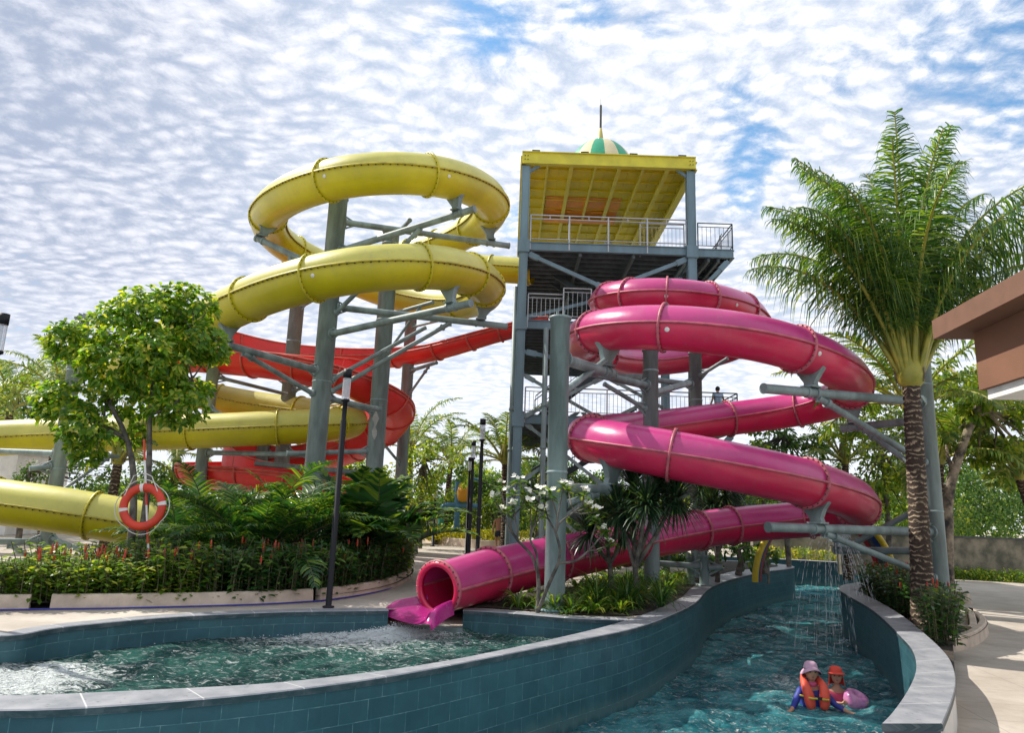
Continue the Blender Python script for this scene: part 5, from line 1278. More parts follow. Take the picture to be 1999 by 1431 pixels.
# --- strap leaf clumps
def strap(seed, n=46, L=.75, w=.035, el=(25, 85), leaf='lily'):
    global RS
    RS = np.random.RandomState(seed); root = thing('strap_leaf_clump', 'clump of arching strap leaves', 'plant', (0, 0, 0)); ml = MB()
    az = RS.uniform(0, 6.28, n); e = np.radians(RS.uniform(*el, n)); l = L*RS.uniform(.6, 1.1, n); h = np.stack([np.cos(az), np.sin(az), 0*az], 1); Z = np.array([0, 0, 1.])
    t = [np.zeros(n), .35*l, .7*l, l]; P = [h*.04]; ang = e.copy(); p = P[0].copy(); C = [p.copy()]
    for k in range(5):
        ang = e-1.7*((k+.5)/5)**1.4*RS.uniform(.7, 1.2, n); p = p+(np.cos(ang)[:, None]*h+np.sin(ang)[:, None]*Z)*(l/5)[:, None]; C.append(p.copy())
    sd = np.cross(h, Z); W = [sd*w*f for f in (.25, .42, .5, .45, .32, .03)]
    ml.strips(np.stack(C, 1), np.stack(W, 1)); ml.build('leaves', LM[leaf], root, True); return root
stp = [strap(1), strap(2, 40, .6, .045), strap(3, 90, 1.05, .02, (30, 88), 'fern'), strap(4, 36, .55, .06, (25, 75))]
RS = np.random.RandomState(9); su = set()
def puts(i, x, y, z, lab, grp=None, sc=1.0):
    o = stp[i] if i not in su else copy_tree(stp[i]); su.add(i); o.location = (x, y, z); o.rotation_euler = (0, 0, RS.uniform(0, 6.28)); o.scale = (sc,)*3; return tag(o, lab, 'plant', grp)
for x in np.arange(-.5, 6.2, .38):
    for y in np.arange(13.0, 22, .46):
        q = np.array([[x+RS.uniform(-.15, .15), y+RS.uniform(-.18, .18)]])
        if inpoly(q, isl)[0] and min(np.linalg.norm(q[0]-WI2[::3, :2], axis=1)) > .35 and min(np.linalg.norm(q[0]-PBo[::3, :2], axis=1)) > .22:
            i = int(np.argmin(np.linalg.norm(PA[:, :2]-q[0], axis=1) + np.where(PA[:, 2] > 1.7, 9, 0)))
            if np.linalg.norm(PA[i, :2]-q[0]) < .55 and PA[i, 2] < 1.0: continue
            puts(RS.choice([0, 1, 3]), q[0][0], q[0][1], 0, 'clump of arching strap leaves in the bed between the splash pool and the river', 'strap leaf clumps under the pink slide', RS.uniform(.75, 1.1))
for lab, px, py, sc in (('spiky fountain of narrow leaves in front of the dracaena', 1225, 1130, 1.05), ('spiky fountain of narrow leaves nearest the river wall', 1290, 1125, 1.0), ('spiky fountain of narrow leaves beside the teal column', 1165, 1220, 1.05)):
    c = at(px, py, 14.8); puts(2, c[0], 14.8, .05, lab, None, sc)
# --- frangipani
def frangi():
    b = np.array([at(1062, 1195, 13.75)[0]-.12, 13.75, 0]); root = thing('frangipani', 'bare branched frangipani with white flower clusters in front of the teal column', 'tree', b)
    mb = MB(); A = lambda px, py, dy=0: at(px, py, 13.7+dy)
    J = dict(a=b, f1=A(1050, 1120), l1=A(1010, 1055), l2=A(1000, 1010), l3=A(1035, 1055, -.1), r1=A(1090, 1100, -.25), r2=A(1085, 1040, -.3), r3=A(1120, 1000, -.3), r4=A(1150, 1075, -.25))
    E = [('a', 'f1', .045), ('f1', 'l1', .03), ('l1', 'l2', .022), ('f1', 'l3', .026), ('a', 'r1', .04), ('r1', 'r2', .028), ('r2', 'r3', .02), ('r1', 'r4', .024)]
    for p, q, r in E: mb.tube(resamp([J[p], (J[p]+J[q])/2+RS.normal(size=3)*.05, J[q]], 8, 0), np.linspace(r, r*.8, 8), 7)
    tips = []
    for k, pts in (('l1', ((985, 1000), (965, 975), (1000, 965))), ('l2', ((975, 950), (1010, 940), (1030, 965), (1000, 990))), ('l3', ((1035, 985), (1055, 960), (1060, 1000))), ('r2', ((1075, 965), (1100, 950), (1060, 975))), ('r3', ((1110, 955), (1140, 965), (1150, 990), (1165, 1000))), ('r4', ((1180, 1040), (1190, 1065), (1165, 1020)))):
        for px, py in pts:
            q = A(px, py, RS.uniform(-.35, .3)); mb.tube([J[k], (J[k]+q)/2+np.array([RS.normal()*.05, 0, -.04]), q], [.02, .016, .012], 6); tips.append(q)
    mb.build('trunk', M['bark'], root); ml = MB(); P = []; D = []
    for q in tips:
        for j in range(20): a = j*2.4; P.append(q+np.array([0, 0, RS.uniform(-.08, .04)])); D.append((math.cos(a), math.sin(a), RS.uniform(-.25, .8)))
    n = len(P); ml.leaves(np.array(P), np.array(D), np.tile([0, 0, 1.], (n, 1)), .26*RS.uniform(.6, 1.15, n), .07, .25); ml.build('foliage', LM['frang'], root)
    for q in tips[::1]:
        if RS.rand() < .12: continue
        mf = MB(); m = RS.randint(4, 9); 
        for k in range(m):
            c = q+np.array([RS.normal()*.045, RS.normal()*.045-.03, .06+RS.rand()*.07]); nrm_ = nrm(RS.normal(size=3)*.5+np.array([0, -.6, .7])); a = nrm(np.cross(nrm_, [1, .2, 0])); b2 = np.cross(nrm_, a)
            dirs = np.array([math.cos(x)*a+math.sin(x)*b2+nrm_*.35 for x in np.arange(5)*2*pi/5]); mf.leaves(np.tile(c, (5, 1)), dirs, np.tile(nrm_, (5, 1)), .052, .036, .0, prof=(.9, 1))
        mf.build('flower_cluster', M['flower'], root)
frangi()
# low grass-like leaves at soil level in the left bed front (pale stems seen at the kerb)

wy = 38.0; wx0 = at(1470, 1060, wy)[0]; wx1 = at(1830, 1060, wy)[0]; wz = at(1600, 1040, wy)[2]
w_ = thing('garden_wall', 'pale stone garden wall far behind the water jets and the arch', 'wall', (wx0, wy, DZ))
mb = MB(); mb.box(((wx0+wx1)/2, wy+.2, (DZ+wz)/2), (wx1-wx0, .4, wz-DZ)); mb.build('stone_face', mat('pale_stone', (.34, .30, .23), .9, col2=(.14, .13, .10), vscale=1.8, bump=.8, bscale=8), w_)
for i, px in enumerate(range(1480, 1700, 22)):
    c = at(px, 1080, 37.1); bushmesh('low_shrub', 'low yellow green shrub in the row below the far stone wall', 'shrub', [((c[0], 37.1, .25+.08*math.sin(i*2)), (.8, .6, .5))], 'yel' if i % 2 else 'bg', .15, 500, 'low shrubs below the far stone wall')
for i, (px, Y, r) in enumerate(((1300, 24.5, 36), (1370, 24, 34), (1440, 24.5, 32), (1250, 23, 34), (1180, 23, 34), (1490, 25.5, 24))):
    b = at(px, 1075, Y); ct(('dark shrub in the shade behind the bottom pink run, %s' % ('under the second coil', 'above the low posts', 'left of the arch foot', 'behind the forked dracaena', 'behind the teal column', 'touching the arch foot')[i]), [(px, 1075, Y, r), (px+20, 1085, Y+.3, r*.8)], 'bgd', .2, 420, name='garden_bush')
# ------------------------------------------------------------------ lamps, life ring, water jets, arch, bucket, stairs
def glassmat():
    m = bpy.data.materials.new('clear_lamp_glass'); m.use_nodes = True
    t = NT(m.node_tree); t.N.remove(t.N['Principled BSDF']); out = t.N['Material Output']
    tr = t.new('ShaderNodeBsdfTransparent'); t.set(tr, 0, (.86, .88, .90, 1)); gl = t.new('ShaderNodeBsdfGlossy'); t.set(gl, 'Roughness', .05); df = t.new('ShaderNodeBsdfDiffuse'); t.set(df, 0, (.75, .76, .78, 1))
    lw = t.new('ShaderNodeLayerWeight'); t.set(lw, 0, .45); ms = t.new('ShaderNodeMixShader'); t.set(ms, 0, t.math('MULTIPLY', lw.outputs['Facing'], .7)); t.L.new(tr.outputs[0], ms.inputs[1]); t.L.new(gl.outputs[0], ms.inputs[2])
    m2 = t.new('ShaderNodeMixShader'); t.set(m2, 0, .30); t.L.new(ms.outputs[0], m2.inputs[1]); t.L.new(df.outputs[0], m2.inputs[2]); t.L.new(m2.outputs[0], out.inputs[0]); return m
M['glass'] = glassmat()
def lamp(label, x, y, h, z0=0.0, r=.055):
    root = thing('lamp_post', label, 'lamp post', (x, y, z0), 'black lamp posts'); b = np.array([x, y, z0])
    mb = MB(); mb.lathe(b, [(r*1.9, 0), (r*1.9, .02), (r, .03), (r, h-1.0), (r*.8, h-.98), (r*.8, h-.64), (r*1.5, h-.62), (r*1.5, h-.58), (.001, h-.58)], 18); mb.build('pole', M['black'], root)
    mb = MB(); mb.lathe(b, [(r*1.36, h-.58), (r*1.36, h-.16)], 20); mb.lathe(b, [(r*.45, h-.58), (r*.45, h-.16)], 10); mb.build('lamp_glass', M['glass'], root)
    mb = MB(); mb.lathe(b, [(.001, h-.17), (r*1.5, h-.17), (r*1.5, h), (.001, h)], 20); mb.build('lamp_cap', M['black'], root); return root
nl_ = gr(641, 1186); lamp('black lamp post in front of the hedge, the largest', nl_[0], nl_[1], at(690, 722, nl_[1])[2])
q = at(8, 613, 10.6); lamp('black lamp head cut off by the left edge of the photo', q[0], 10.6, q[2])
q = at(943, 818, 20); lamp('taller of the two lamp posts side by side behind the pink mouth', q[0], 20, q[2])
q = at(925, 861, 24.5); lamp('shorter of the two lamp posts side by side behind the pink mouth', q[0], 24.5, q[2])
q = at(918, 893, 31); lamp('far lamp post half hidden behind the pair', q[0], 31, q[2])
q = at(851, 950, 36.5); lamp('distant lamp post by the round green tree', q[0], 36.5, q[2], 0, .07)
# life ring on its pole
ly = 13.55; lc = at(283, 990, ly); M['ringred'] = mat('life_ring_red', (.62, .045, .018), .45, var=.15); M['rope'] = mat('white_rope', (.62, .60, .55), .8)
pt_ = at(281, 858, ly); pb_ = at(289, 1062, ly); ax = nrm(pt_-pb_)
px_ = pb_-ax*(pb_[2]-.1)/ax[2]
root = thing('rescue_pole', 'thin red and white banded rescue pole carrying the life ring', 'pole', px_)
L_ = np.linalg.norm(pt_-px_)+.02
for k, (a, b) in enumerate(((0, .52), (.52, .63), (.63, .72), (.72, .82), (.82, .955))):
    pass
segs = [(858, 900, 1), (900, 950, 0), (950, 988, 1), (988, 1032, 0), (1032, 1062, 1)]
f = lambda y: pt_+(pb_-pt_)*(y-858)/(1062-858)
for y0, y1, c in segs:
    mb = MB(); mb.bar(f(y0), f(y1), .019, 10); o = mb.build('pole_band', M['ringred'] if c else M['white'], root)
mb = MB(); mb.bar(px_, pb_, .019, 10); mb.build('pole_base', M['white'], root)
mb = MB(); mb.bar(pt_+ax*.0, pt_+ax*.12, .006, 6); mb.build('pole_tip', M['bolt'], root)
root = thing('life_ring', 'red life ring with white bands hanging on the striped pole', 'life ring', lc+np.array([0, -.07, 0]))
lcx = lc+np.array([0, -.085, 0]); RR, rr2 = .355, .078
def torus(mb, c, R_, r_, a0, a1, n=40, m=12, sc=1.0):
    an = np.linspace(a0, a1, n); pts = [c+np.array([math.cos(a)*R_, 0, math.sin(a)*R_]) for a in an]
    vs = []; bb = np.arange(m)*2*pi/m
    for a, p in zip(an, pts):
        d = np.array([math.cos(a), 0, math.sin(a)]); vs += [p+d*math.cos(b)*r_*sc+np.array([0, 1, 0])*math.sin(b)*r_*.72*sc for b in bb]
    mb.add(np.array(vs), [(i*m+j, i*m+(j+1) % m, (i+1)*m+(j+1) % m, (i+1)*m+j) for i in range(n-1) for j in range(m)], 0, True)
mb = MB(); torus(mb, lcx, RR, rr2, 0, 2*pi, 64, 14); mb.build('ring', M['ringred'], root)
for a in (R(12), R(98), R(190)):
    mb = MB(); torus(mb, lcx, RR, rr2, a-.085, a+.085, 6, 14, 1.04); mb.build('white_band', M['white'], root)
mb = MB()
for k in range(4):
    a0 = R(55+90*k); pts = [lcx+np.array([math.cos(a)*(RR+rr2+.02+.05*math.sin((a-a0)/(pi/2)*pi)), -.02, math.sin(a)*(RR+rr2+.02+.05*math.sin((a-a0)/(pi/2)*pi))]) for a in np.linspace(a0, a0+pi/2, 14)]; mb.tube(pts, .009, 5)
hk = f(925)+np.array([0, -.03, 0]); 
for a in (R(150), R(48)): mb.tube([lcx+np.array([math.cos(a)*RR*1.1, -.05, math.sin(a)*RR*1.1]), (lcx+hk)/2+np.array([math.cos(a)*.22, -.05, .25]), hk], .009, 5)
mb.build('grab_rope', M['rope'], root)

# striped arch over the river
ac = at(1478, 1092, 23.5); 
root = thing('striped_arch', 'yellow, blue and red striped arch over the river behind the bottom pink run', 'arch', (10.8, 24.5, 0))
x0 = at(1475, 1090, 22.5)[0]; x1 = at(1738, 1060, 24.0)[0]
for k, (col, nm) in enumerate((((.62, .45, .02), 'yellow_stripe'), ((.02, .06, .25), 'blue_stripe'), ((.10, .11, .13), 'grey_stripe'), ((.45, .03, .04), 'red_stripe'))):
    mb = MB(); an = np.linspace(0, pi, 40); cx = (x0+x1)/2; rx = (x1-x0)/2; y = 22.5
    pts = [np.array([cx-math.cos(a)*(rx-k*.09), 22.6+1.2*(1-math.cos(a))/2+k*.16, -.05+math.sin(a)*(2.35-.05*k)]) for a in an]
    mb.tube(pts, .10, 8); mb.build(nm, mat('arch_'+nm, col, .4, var=.1), root)
# water jets falling from the arch
def jetmat():
    m = bpy.data.materials.new('falling_water'); m.use_nodes = True
    t = NT(m.node_tree); b = t.N['Principled BSDF']; t.set(b, 'Base Color', (.9, .93, .95, 1)); t.set(b, 'Roughness', .1)
    tr = t.new('ShaderNodeBsdfTransparent'); ms = t.new('ShaderNodeMixShader'); t.set(ms, 0, .62); t.L.new(tr.outputs[0], ms.inputs[1]); t.L.new(b.outputs[0], ms.inputs[2]); t.L.new(ms.outputs[0], t.N['Material Output'].inputs[0]); return m
JM = jetmat(); rj = np.random.RandomState(4)
def jets(cx, cy, top, n, spread, vz, zend, name, label):
    mb = MB()
    for i in range(n):
        a = rj.uniform(0, 6.28); v = spread*rj.uniform(.35, 1); x, y = cx+rj.normal()*.04, cy+rj.normal()*.04
        T_ = (vz+math.sqrt(vz*vz+2*9.8*(top-zend)))/9.8; tt = 0
        while tt < T_:
            l = rj.uniform(.015, .06); p = np.array([x+math.cos(a)*v*tt, y+math.sin(a)*v*tt, top+vz*tt-4.9*tt*tt]); t2 = min(T_, tt+l); q_ = np.array([x+math.cos(a)*v*t2, y+math.sin(a)*v*t2, top+vz*t2-4.9*t2*t2])
            mb.tube([p, (p+q_)/2, q_], [.0015, .006, .0015], 5, cap=False); tt = t2+rj.uniform(.004, .03)
    o = mb.build(name, JM); return tag(o, label, 'water spray', None, 'stuff')
jc = at(1622, 1062, 18.2); jets(jc[0], 18.2, jc[2]+.05, 42, 1.25, 2.2, WZ, 'water_jets', 'fan of thin falling water jets over the river bend')
# foam where the slide empties
def foam(name, c, n, sx, sy, sz, label, r=(.003, .009)):
    mb = MB()
    for i in range(n):
        g = rj.normal(size=3); p = np.array([c[0]+g[0]*sx, c[1]+g[1]*sy, c[2]+abs(g[2])*sz*math.exp(-abs(g[0])*.6)]); mb.ball(p, rj.uniform(*r)*np.array([1.4, 1.4, .7]), 5, 4)
    o = mb.build(name, mat('white_foam', (.82, .86, .86), .6)); return tag(o, label, 'foam', None, 'stuff')
fc_ = gr(775, 1236, PZ); foam('foam', fc_+np.array([-.05, .05, 0]), 9000, .42, .20, .06, 'white foam where the pink slide meets the pool')
f2 = gr(690, 1245, PZ); foam('foam', f2, 1100, .75, .30, .02, 'thin foam drifting left of the slide mouth', (.003, .008))
f3 = gr(1650, 1148, WZ); foam('foam', f3, 900, .6, .8, .03, 'foam under the falling water jets', (.006, .02))

# tipping bucket frame in the children's area
by = 40.0; root = thing('water_play_frame', 'blue pipe frame with a yellow tipping bucket beyond the walkway', 'play frame', (at(870, 1050, by)[0], by, 0))
M['bluepipe'] = mat('blue_play_pipe', (.06, .20, .36), .4, var=.15); M['greenpipe'] = mat('green_play_pipe', (.04, .32, .24), .4)
A = lambda px, py: at(px, py, by)
mb = MB(); mb.tube(resamp([A(862, 1000), A(863, 991), A(870, 987), A(885, 986), A(935, 989)], 24, 1), .14, 10); mb.build('crossbar', M['bluepipe'], root)
mb = MB(); a = A(862, 1000); mb.bar((a[0], by, 0), a, .15, 10); mb.build('leg', M['greenpipe'], root)
a = A(894, 987); b = A(894, 1025); mb = MB(); mb.bar((a[0], by, 0), A(894, 940), .16, 10); mb.build('leg', M['bluepipe'], root)
c = A(905, 962); rb = 13*by/F*1.05
mb = MB(); mb.lathe(c, [(.01, -.5), (rb*.72, -.48), (rb*.95, -.3), (rb, .05), (rb*.9, .28), (rb*.85, .28), (rb*.93, .04), (rb*.8, -.3), (.01, -.4)], 18); mb.build('bucket', mat('orange_bucket', (.62, .28, .01), .4), root)
mb = MB(); mb.lathe(c, [(rb*.9, .28), (rb*.7, .5), (.05, .6)], 18); mb.build('bucket_top', mat('yellow_bucket_top', (.60, .46, .02), .4), root)
mb = MB(); mb.tube(resamp([A(905, 945), A(908, 938), A(920, 934), A(935, 938)], 12, 1), .07, 8); mb.build('spout', M['bluepipe'], root)
gy_ = 37; c = at(1060, 936, gy_); root = thing('play_bucket', 'lime yellow ball shaped tipping bucket left of the front teal column', 'bucket', (c[0], gy_, 0)); r_b = 12*gy_/F
mb = MB(); mb.ball(c, (r_b, r_b, r_b*1.15), 18, 12); mb.build('bowl', mat('lime_plastic', (.50, .56, .02), .35), root)
mb = MB(); mb.bar((c[0]+.5, gy_+.2, 0), (c[0]+.5, gy_+.2, c[2]+.2), .09, 8); mb.bar((c[0]+.5, gy_+.2, c[2]+.1), (c[0], gy_, c[2]+.1), .06, 8); mb.build('post', M['greenpipe'], root)
# white stairs on the left of the play frame
sy_ = 42.0; root = thing('white_staircase', 'small white railed staircase beyond the walkway, left of the blue pipe', 'staircase', (at(825, 1035, sy_)[0], sy_, 0)); A = lambda px, py: at(px, py, sy_)
mb = MB(); p0 = A(856, 1034); p1 = A(834, 1018); n = 5
for i in range(n): u = (i+.5)/n; q = p0+(p1-p0)*u; mb.box((q[0], sy_+.6, q[2]/2), (abs(p1-p0)[0]/n+.01, 1.4, max(.1, q[2])))
q = A(812, 1018); mb.box(((q[0]+p1[0])/2, sy_+.6, q[2]/2), (abs(q[0]-p1[0]), 1.4, q[2])); mb.build('steps', M['white'], root)
mb = MB(); 
for u in np.linspace(0, 1, 9): q = p0+(p1-p0)*u; mb.bar(q, q+np.array([0, 0, .85]), .03, 5)
for u in np.linspace(0, 1, 7): q = p1+(A(812, 1018)-p1)*u; mb.bar(q, q+np.array([0, 0, .85]), .03, 5)
z = np.array([0, 0, .85]); mb.bar(p0+z, p1+z, .04, 6); mb.bar(p1+z, A(812, 1018)+z, .04, 6); mb.build('handrail', mat('cream_handrail', (.62, .56, .40), .6), root)
# small white building far left
root = thing('white_building', 'plain white building corner at the far left edge under the yellow run', 'building', (at(5, 920, 33)[0], 33, 0)); mb = MB(); c = at(-30, 915, 33); hz = at(10, 885, 33)[2]
xr = at(30, 920, 33)[0]; mb.box((xr-4, 35, hz/2), (8, 4, hz)); mb.build('wall', M['white'], root); mb = MB(); mb.box((xr-4, 35, hz+.06), (8.3, 4.3, .12)); mb.build('roof', M['galv'], root)
mb = MB(); mb.box((xr-2.2, 32.985, hz*.55), (1.2, .05, 1.0)); mb.build('window', M['bolt'], root)

# ------------------------------------------------------------------ people
SKIN = mat('skin_tone', (.50, .27, .17), .5, spec=.4); M['hair'] = mat('black_hair', (.012, .010, .009), .6); M['eye'] = mat('dark_eye', (.015, .012, .01), .3); M['lip'] = mat('lip', (.35, .09, .08), .5)
def skinned(joints, edges, root_i, sub=2):
    me = bpy.data.meshes.new('tmp'); me.from_pydata([tuple(j[0]) for j in joints], edges, []); ob = bpy.data.objects.new('tmp', me); COL.objects.link(ob)
    md = ob.modifiers.new('Skin', 'SKIN'); md.use_smooth_shade = True
    sv = me.skin_vertices[0].data
    for i, j in enumerate(joints):
        r = j[1]; sv[i].radius = (r, r) if np.isscalar(r) else r; sv[i].use_root = (i == root_i)
    s = ob.modifiers.new('Sub', 'SUBSURF'); s.levels = sub; s.render_levels = sub
    dg = bpy.context.evaluated_depsgraph_get(); ev = ob.evaluated_get(dg); m2 = ev.to_mesh()
    v = np.array([x.co[:] for x in m2.vertices]); f = [tuple(p.vertices) for p in m2.polygons]; ev.to_mesh_clear()
    bpy.data.objects.remove(ob); bpy.data.meshes.remove(me); return v, f
def body(J, E, head, hr, facing, root, m=SKIN, nose=True):
    v, f = skinned(J, E, 0); mb = MB(); mb.add(v, f)
    fz = nrm(facing); sd = np.cross(fz, [0, 0, 1.]); h = np.array(head)
    mb.ball(h, (hr*.80, hr*.92, hr*1.12), 20, 14, rz=math.atan2(-fz[0], fz[1]) if True else 0)
    mb.ball(h+fz*hr*.22-np.array([0, 0, hr*.55]), (hr*.55, hr*.55, hr*.55), 14, 10)
    mb.tube([h+fz*hr*.86+np.array([0, 0, hr*.18]), h+fz*hr*1.08-np.array([0, 0, hr*.14]), h+fz*hr*.84-np.array([0, 0, hr*.20])], [hr*.09, hr*.15, hr*.08], 8)
    for s in (-1, 1): mb.ball(h+sd*s*hr*.82, (hr*.13, hr*.2, hr*.27), 8, 7)
    o = mb.build('body', m, root)
    for s in (-1, 1):
        e = MB(); e.ball(h+fz*hr*.80+sd*s*hr*.33+np.array([0, 0, hr*.16]), (hr*.15, hr*.12, hr*.085), 8, 6); e.build('eye', M['eye'], root)
        e = MB(); e.tube([h+fz*hr*.84+sd*s*hr*.16+np.array([0, 0, hr*.36]), h+fz*hr*.84+sd*s*hr*.36+np.array([0, 0, hr*.40]), h+fz*hr*.74+sd*s*hr*.54+np.array([0, 0, hr*.33])], hr*.05, 5); e.build('eyebrow', M['hair'], root)
    e = MB(); e.tube([h+fz*hr*.66-sd*hr*.28-np.array([0, 0, hr*.46]), h+fz*hr*.82-np.array([0, 0, hr*.50]), h+fz*hr*.66+sd*hr*.28-np.array([0, 0, hr*.46])], [hr*.05, hr*.10, hr*.05], 6); e.build('mouth', M['lip'], root)
    return o
def hand(J, E, wi, d, side, s=1.0):
    """palm, four fingers of unequal length and a thumb, grown from wrist joint wi"""
    w = np.array(J[wi][0]); d = nrm(d); side = nrm(side-d*(side@d)); up = np.cross(d, side); k = len(J)
    J.append((w+d*.045*s, (.030*s, .016*s))); E.append((wi, k)); J.append((w+d*.085*s, (.034*s, .014*s))); E.append((k, k+1)); pk = k+1
    for i, (o, l) in enumerate(((-.028, .062), (-.010, .074), (.010, .070), (.028, .055))):
        n = len(J); b = w+d*.095*s+side*o*s; J.append((b, .0095*s)); E.append((pk, n)); J.append((b+d*l*.55*s-up*.008*s, .0085*s)); E.append((n, n+1)); J.append((b+d*l*.95*s-up*.03*s, .0075*s)); E.append((n+1, n+2))
    n = len(J); J.append((w+d*.035*s-side*.036*s, .011*s)); E.append((k, n)); J.append((w+d*.07*s-side*.058*s, .0095*s)); E.append((n, n+1)); J.append((w+d*.095*s-side*.062*s-up*.01*s, .008*s)); E.append((n+1, n+2))
def garment(name, J, E, m, root, ri=0):
    v, f = skinned(J, E, ri); mb = MB(); mb.add(v, f); return mb.build(name, m, root)
# walking man in dark shorts, seen from behind on the walkway
gpt = gr(972, 1078); gx, gy2 = gpt[0], gpt[1]
root = thing('person', 'bare backed person in dark swim shorts walking away on the walkway', 'person', (gx, gy2, 0)); b = np.array([gx, gy2, 0]); sc = 1.03
def V_(x, y, z): return b+np.array([x, y, z])*sc
J = [(V_(0, 0, .92), (.15, .115)), (V_(0, .01, 1.08), (.135, .10)), (V_(0, .015, 1.28), (.165, .11)), (V_(0, .0, 1.42), (.10, .08)), (V_(0, .0, 1.50), .055), (V_(0, .02, 1.57), .055),
     (V_(-.175, .0, 1.39), .062), (V_(-.235, .02, 1.13), .046), (V_(-.25, .10, .90), .032), (V_(.175, .0, 1.39), .062), (V_(.235, -.03, 1.13), .046), (V_(.23, -.02, .88), .032),
     (V_(-.09, .0, .84), .10), (V_(-.09, .10, .48), .062), (V_(-.10, .0, .10), .042), (V_(-.11, .14, .035), .036), (V_(.09, .0, .84), .10), (V_(.09, -.03, .48), .062), (V_(.08, -.22, .13), .042), (V_(.085, -.13, .035), .036)]
E = [(0, 1), (1, 2), (2, 3), (3, 4), (4, 5), (2, 6), (6, 7), (7, 8), (2, 9), (9, 10), (10, 11), (0, 12), (12, 13), (13, 14), (14, 15), (0, 16), (16, 17), (17, 18), (18, 19)]
hand(J, E, 8, np.array([0, .2, -1.]), np.array([0, 1., 0])); hand(J, E, 11, np.array([0, .1, -1.]), np.array([0, 1., 0]))
body(J, E, V_(0, .03, 1.60), .105*sc, np.array([-.3, 1, 0]), root, mat('tanned_skin', (.42, .21, .12), .5))
mb = MB(); mb.ball(V_(0, .01, 1.635), (.095, .108, .105), 18, 12); mb.build('hair', M['hair'], root)
garment('shorts', [(V_(0, 0, .99), (.15, .12)), (V_(0, 0, .88), (.165, .128)), (V_(-.095, .02, .78), .108), (V_(-.095, .07, .60), .098), (V_(.095, .0, .78), .108), (V_(.095, -.01, .60), .098)], [(0, 1), (1, 2), (2, 3), (1, 4), (4, 5)], mat('dark_swim_shorts', (.012, .02, .04), .7), root)
mb = MB(); mb.lathe(V_(0, 0, 1.455), [(.085, 0), (.092, .012), (.085, .024)], 16); mb.build('neck_cord', M['bolt'], root)
# person on the tower landing
tx = at(1402, 795, 28.2); b = np.array([tx[0], 28.2, Z3]); root = thing('person', 'person in pale blue shirt and patterned shorts standing at the tower railing', 'person', b); sc = .93
J = [(V_(0, 0, .92), (.14, .11)), (V_(0, .01, 1.08), (.13, .10)), (V_(0, .015, 1.28), (.155, .105)), (V_(0, .0, 1.42), (.10, .08)), (V_(0, .0, 1.50), .052), (V_(0, .02, 1.57), .052),
     (V_(-.17, .0, 1.39), .058), (V_(-.25, -.02, 1.14), .044), (V_(-.27, .12, .96), .032), (V_(.17, .0, 1.39), .058), (V_(.24, -.02, 1.14), .044), (V_(.23, .12, .96), .032),
     (V_(-.10, .0, .84), .095), (V_(-.14, .03, .48), .06), (V_(-.19, .0, .09), .04), (V_(-.20, .13, .035), .036), (V_(.09, .0, .84), .095), (V_(.11, .03, .48), .06), (V_(.11, .0, .09), .04), (V_(.12, .13, .035), .036)]
E = [(0, 1), (1, 2), (2, 3), (3, 4), (4, 5), (2, 6), (6, 7), (7, 8), (2, 9), (9, 10), (10, 11), (0, 12), (12, 13), (13, 14), (14, 15), (0, 16), (16, 17), (17, 18), (18, 19)]
hand(J, E, 8, np.array([0, .5, -1.]), np.array([0, 1., .2])); hand(J, E, 11, np.array([0, .5, -1.]), np.array([0, 1., .2]))
body(J, E, V_(0, .03, 1.60), .105*sc, np.array([.2, 1, 0]), root)
mb = MB(); mb.ball(V_(0, .01, 1.635), (.092, .104, .10), 18, 12); mb.build('hair', M['hair'], root)
garment('shirt', [(V_(0, 0, .93), (.165, .13)), (V_(0, .01, 1.1), (.16, .125)), (V_(0, .015, 1.30), (.178, .125)), (V_(0, 0, 1.43), (.10, .085)), (V_(-.175, 0, 1.39), .078), (V_(-.215, -.01, 1.24), .072), (V_(.175, 0, 1.39), .078), (V_(.21, -.01, 1.24), .072)], [(0, 1), (1, 2), (2, 3), (2, 4), (4, 5), (2, 6), (6, 7)], mat('pale_blue_shirt', (.34, .44, .56), .8, var=.15, vscale=9), root)
garment('shorts', [(V_(0, 0, .93), (.15, .12)), (V_(0, 0, .86), (.155, .125)), (V_(-.11, .01, .76), .105), (V_(-.13, .02, .56), .098), (V_(.10, .01, .76), .105), (V_(.11, .02, .56), .098)], [(0, 1), (1, 2), (2, 3), (1, 4), (4, 5)], mat('patterned_teal_shorts', (.08, .30, .32), .8, col2=(.35, .42, .40), vscale=14), root)

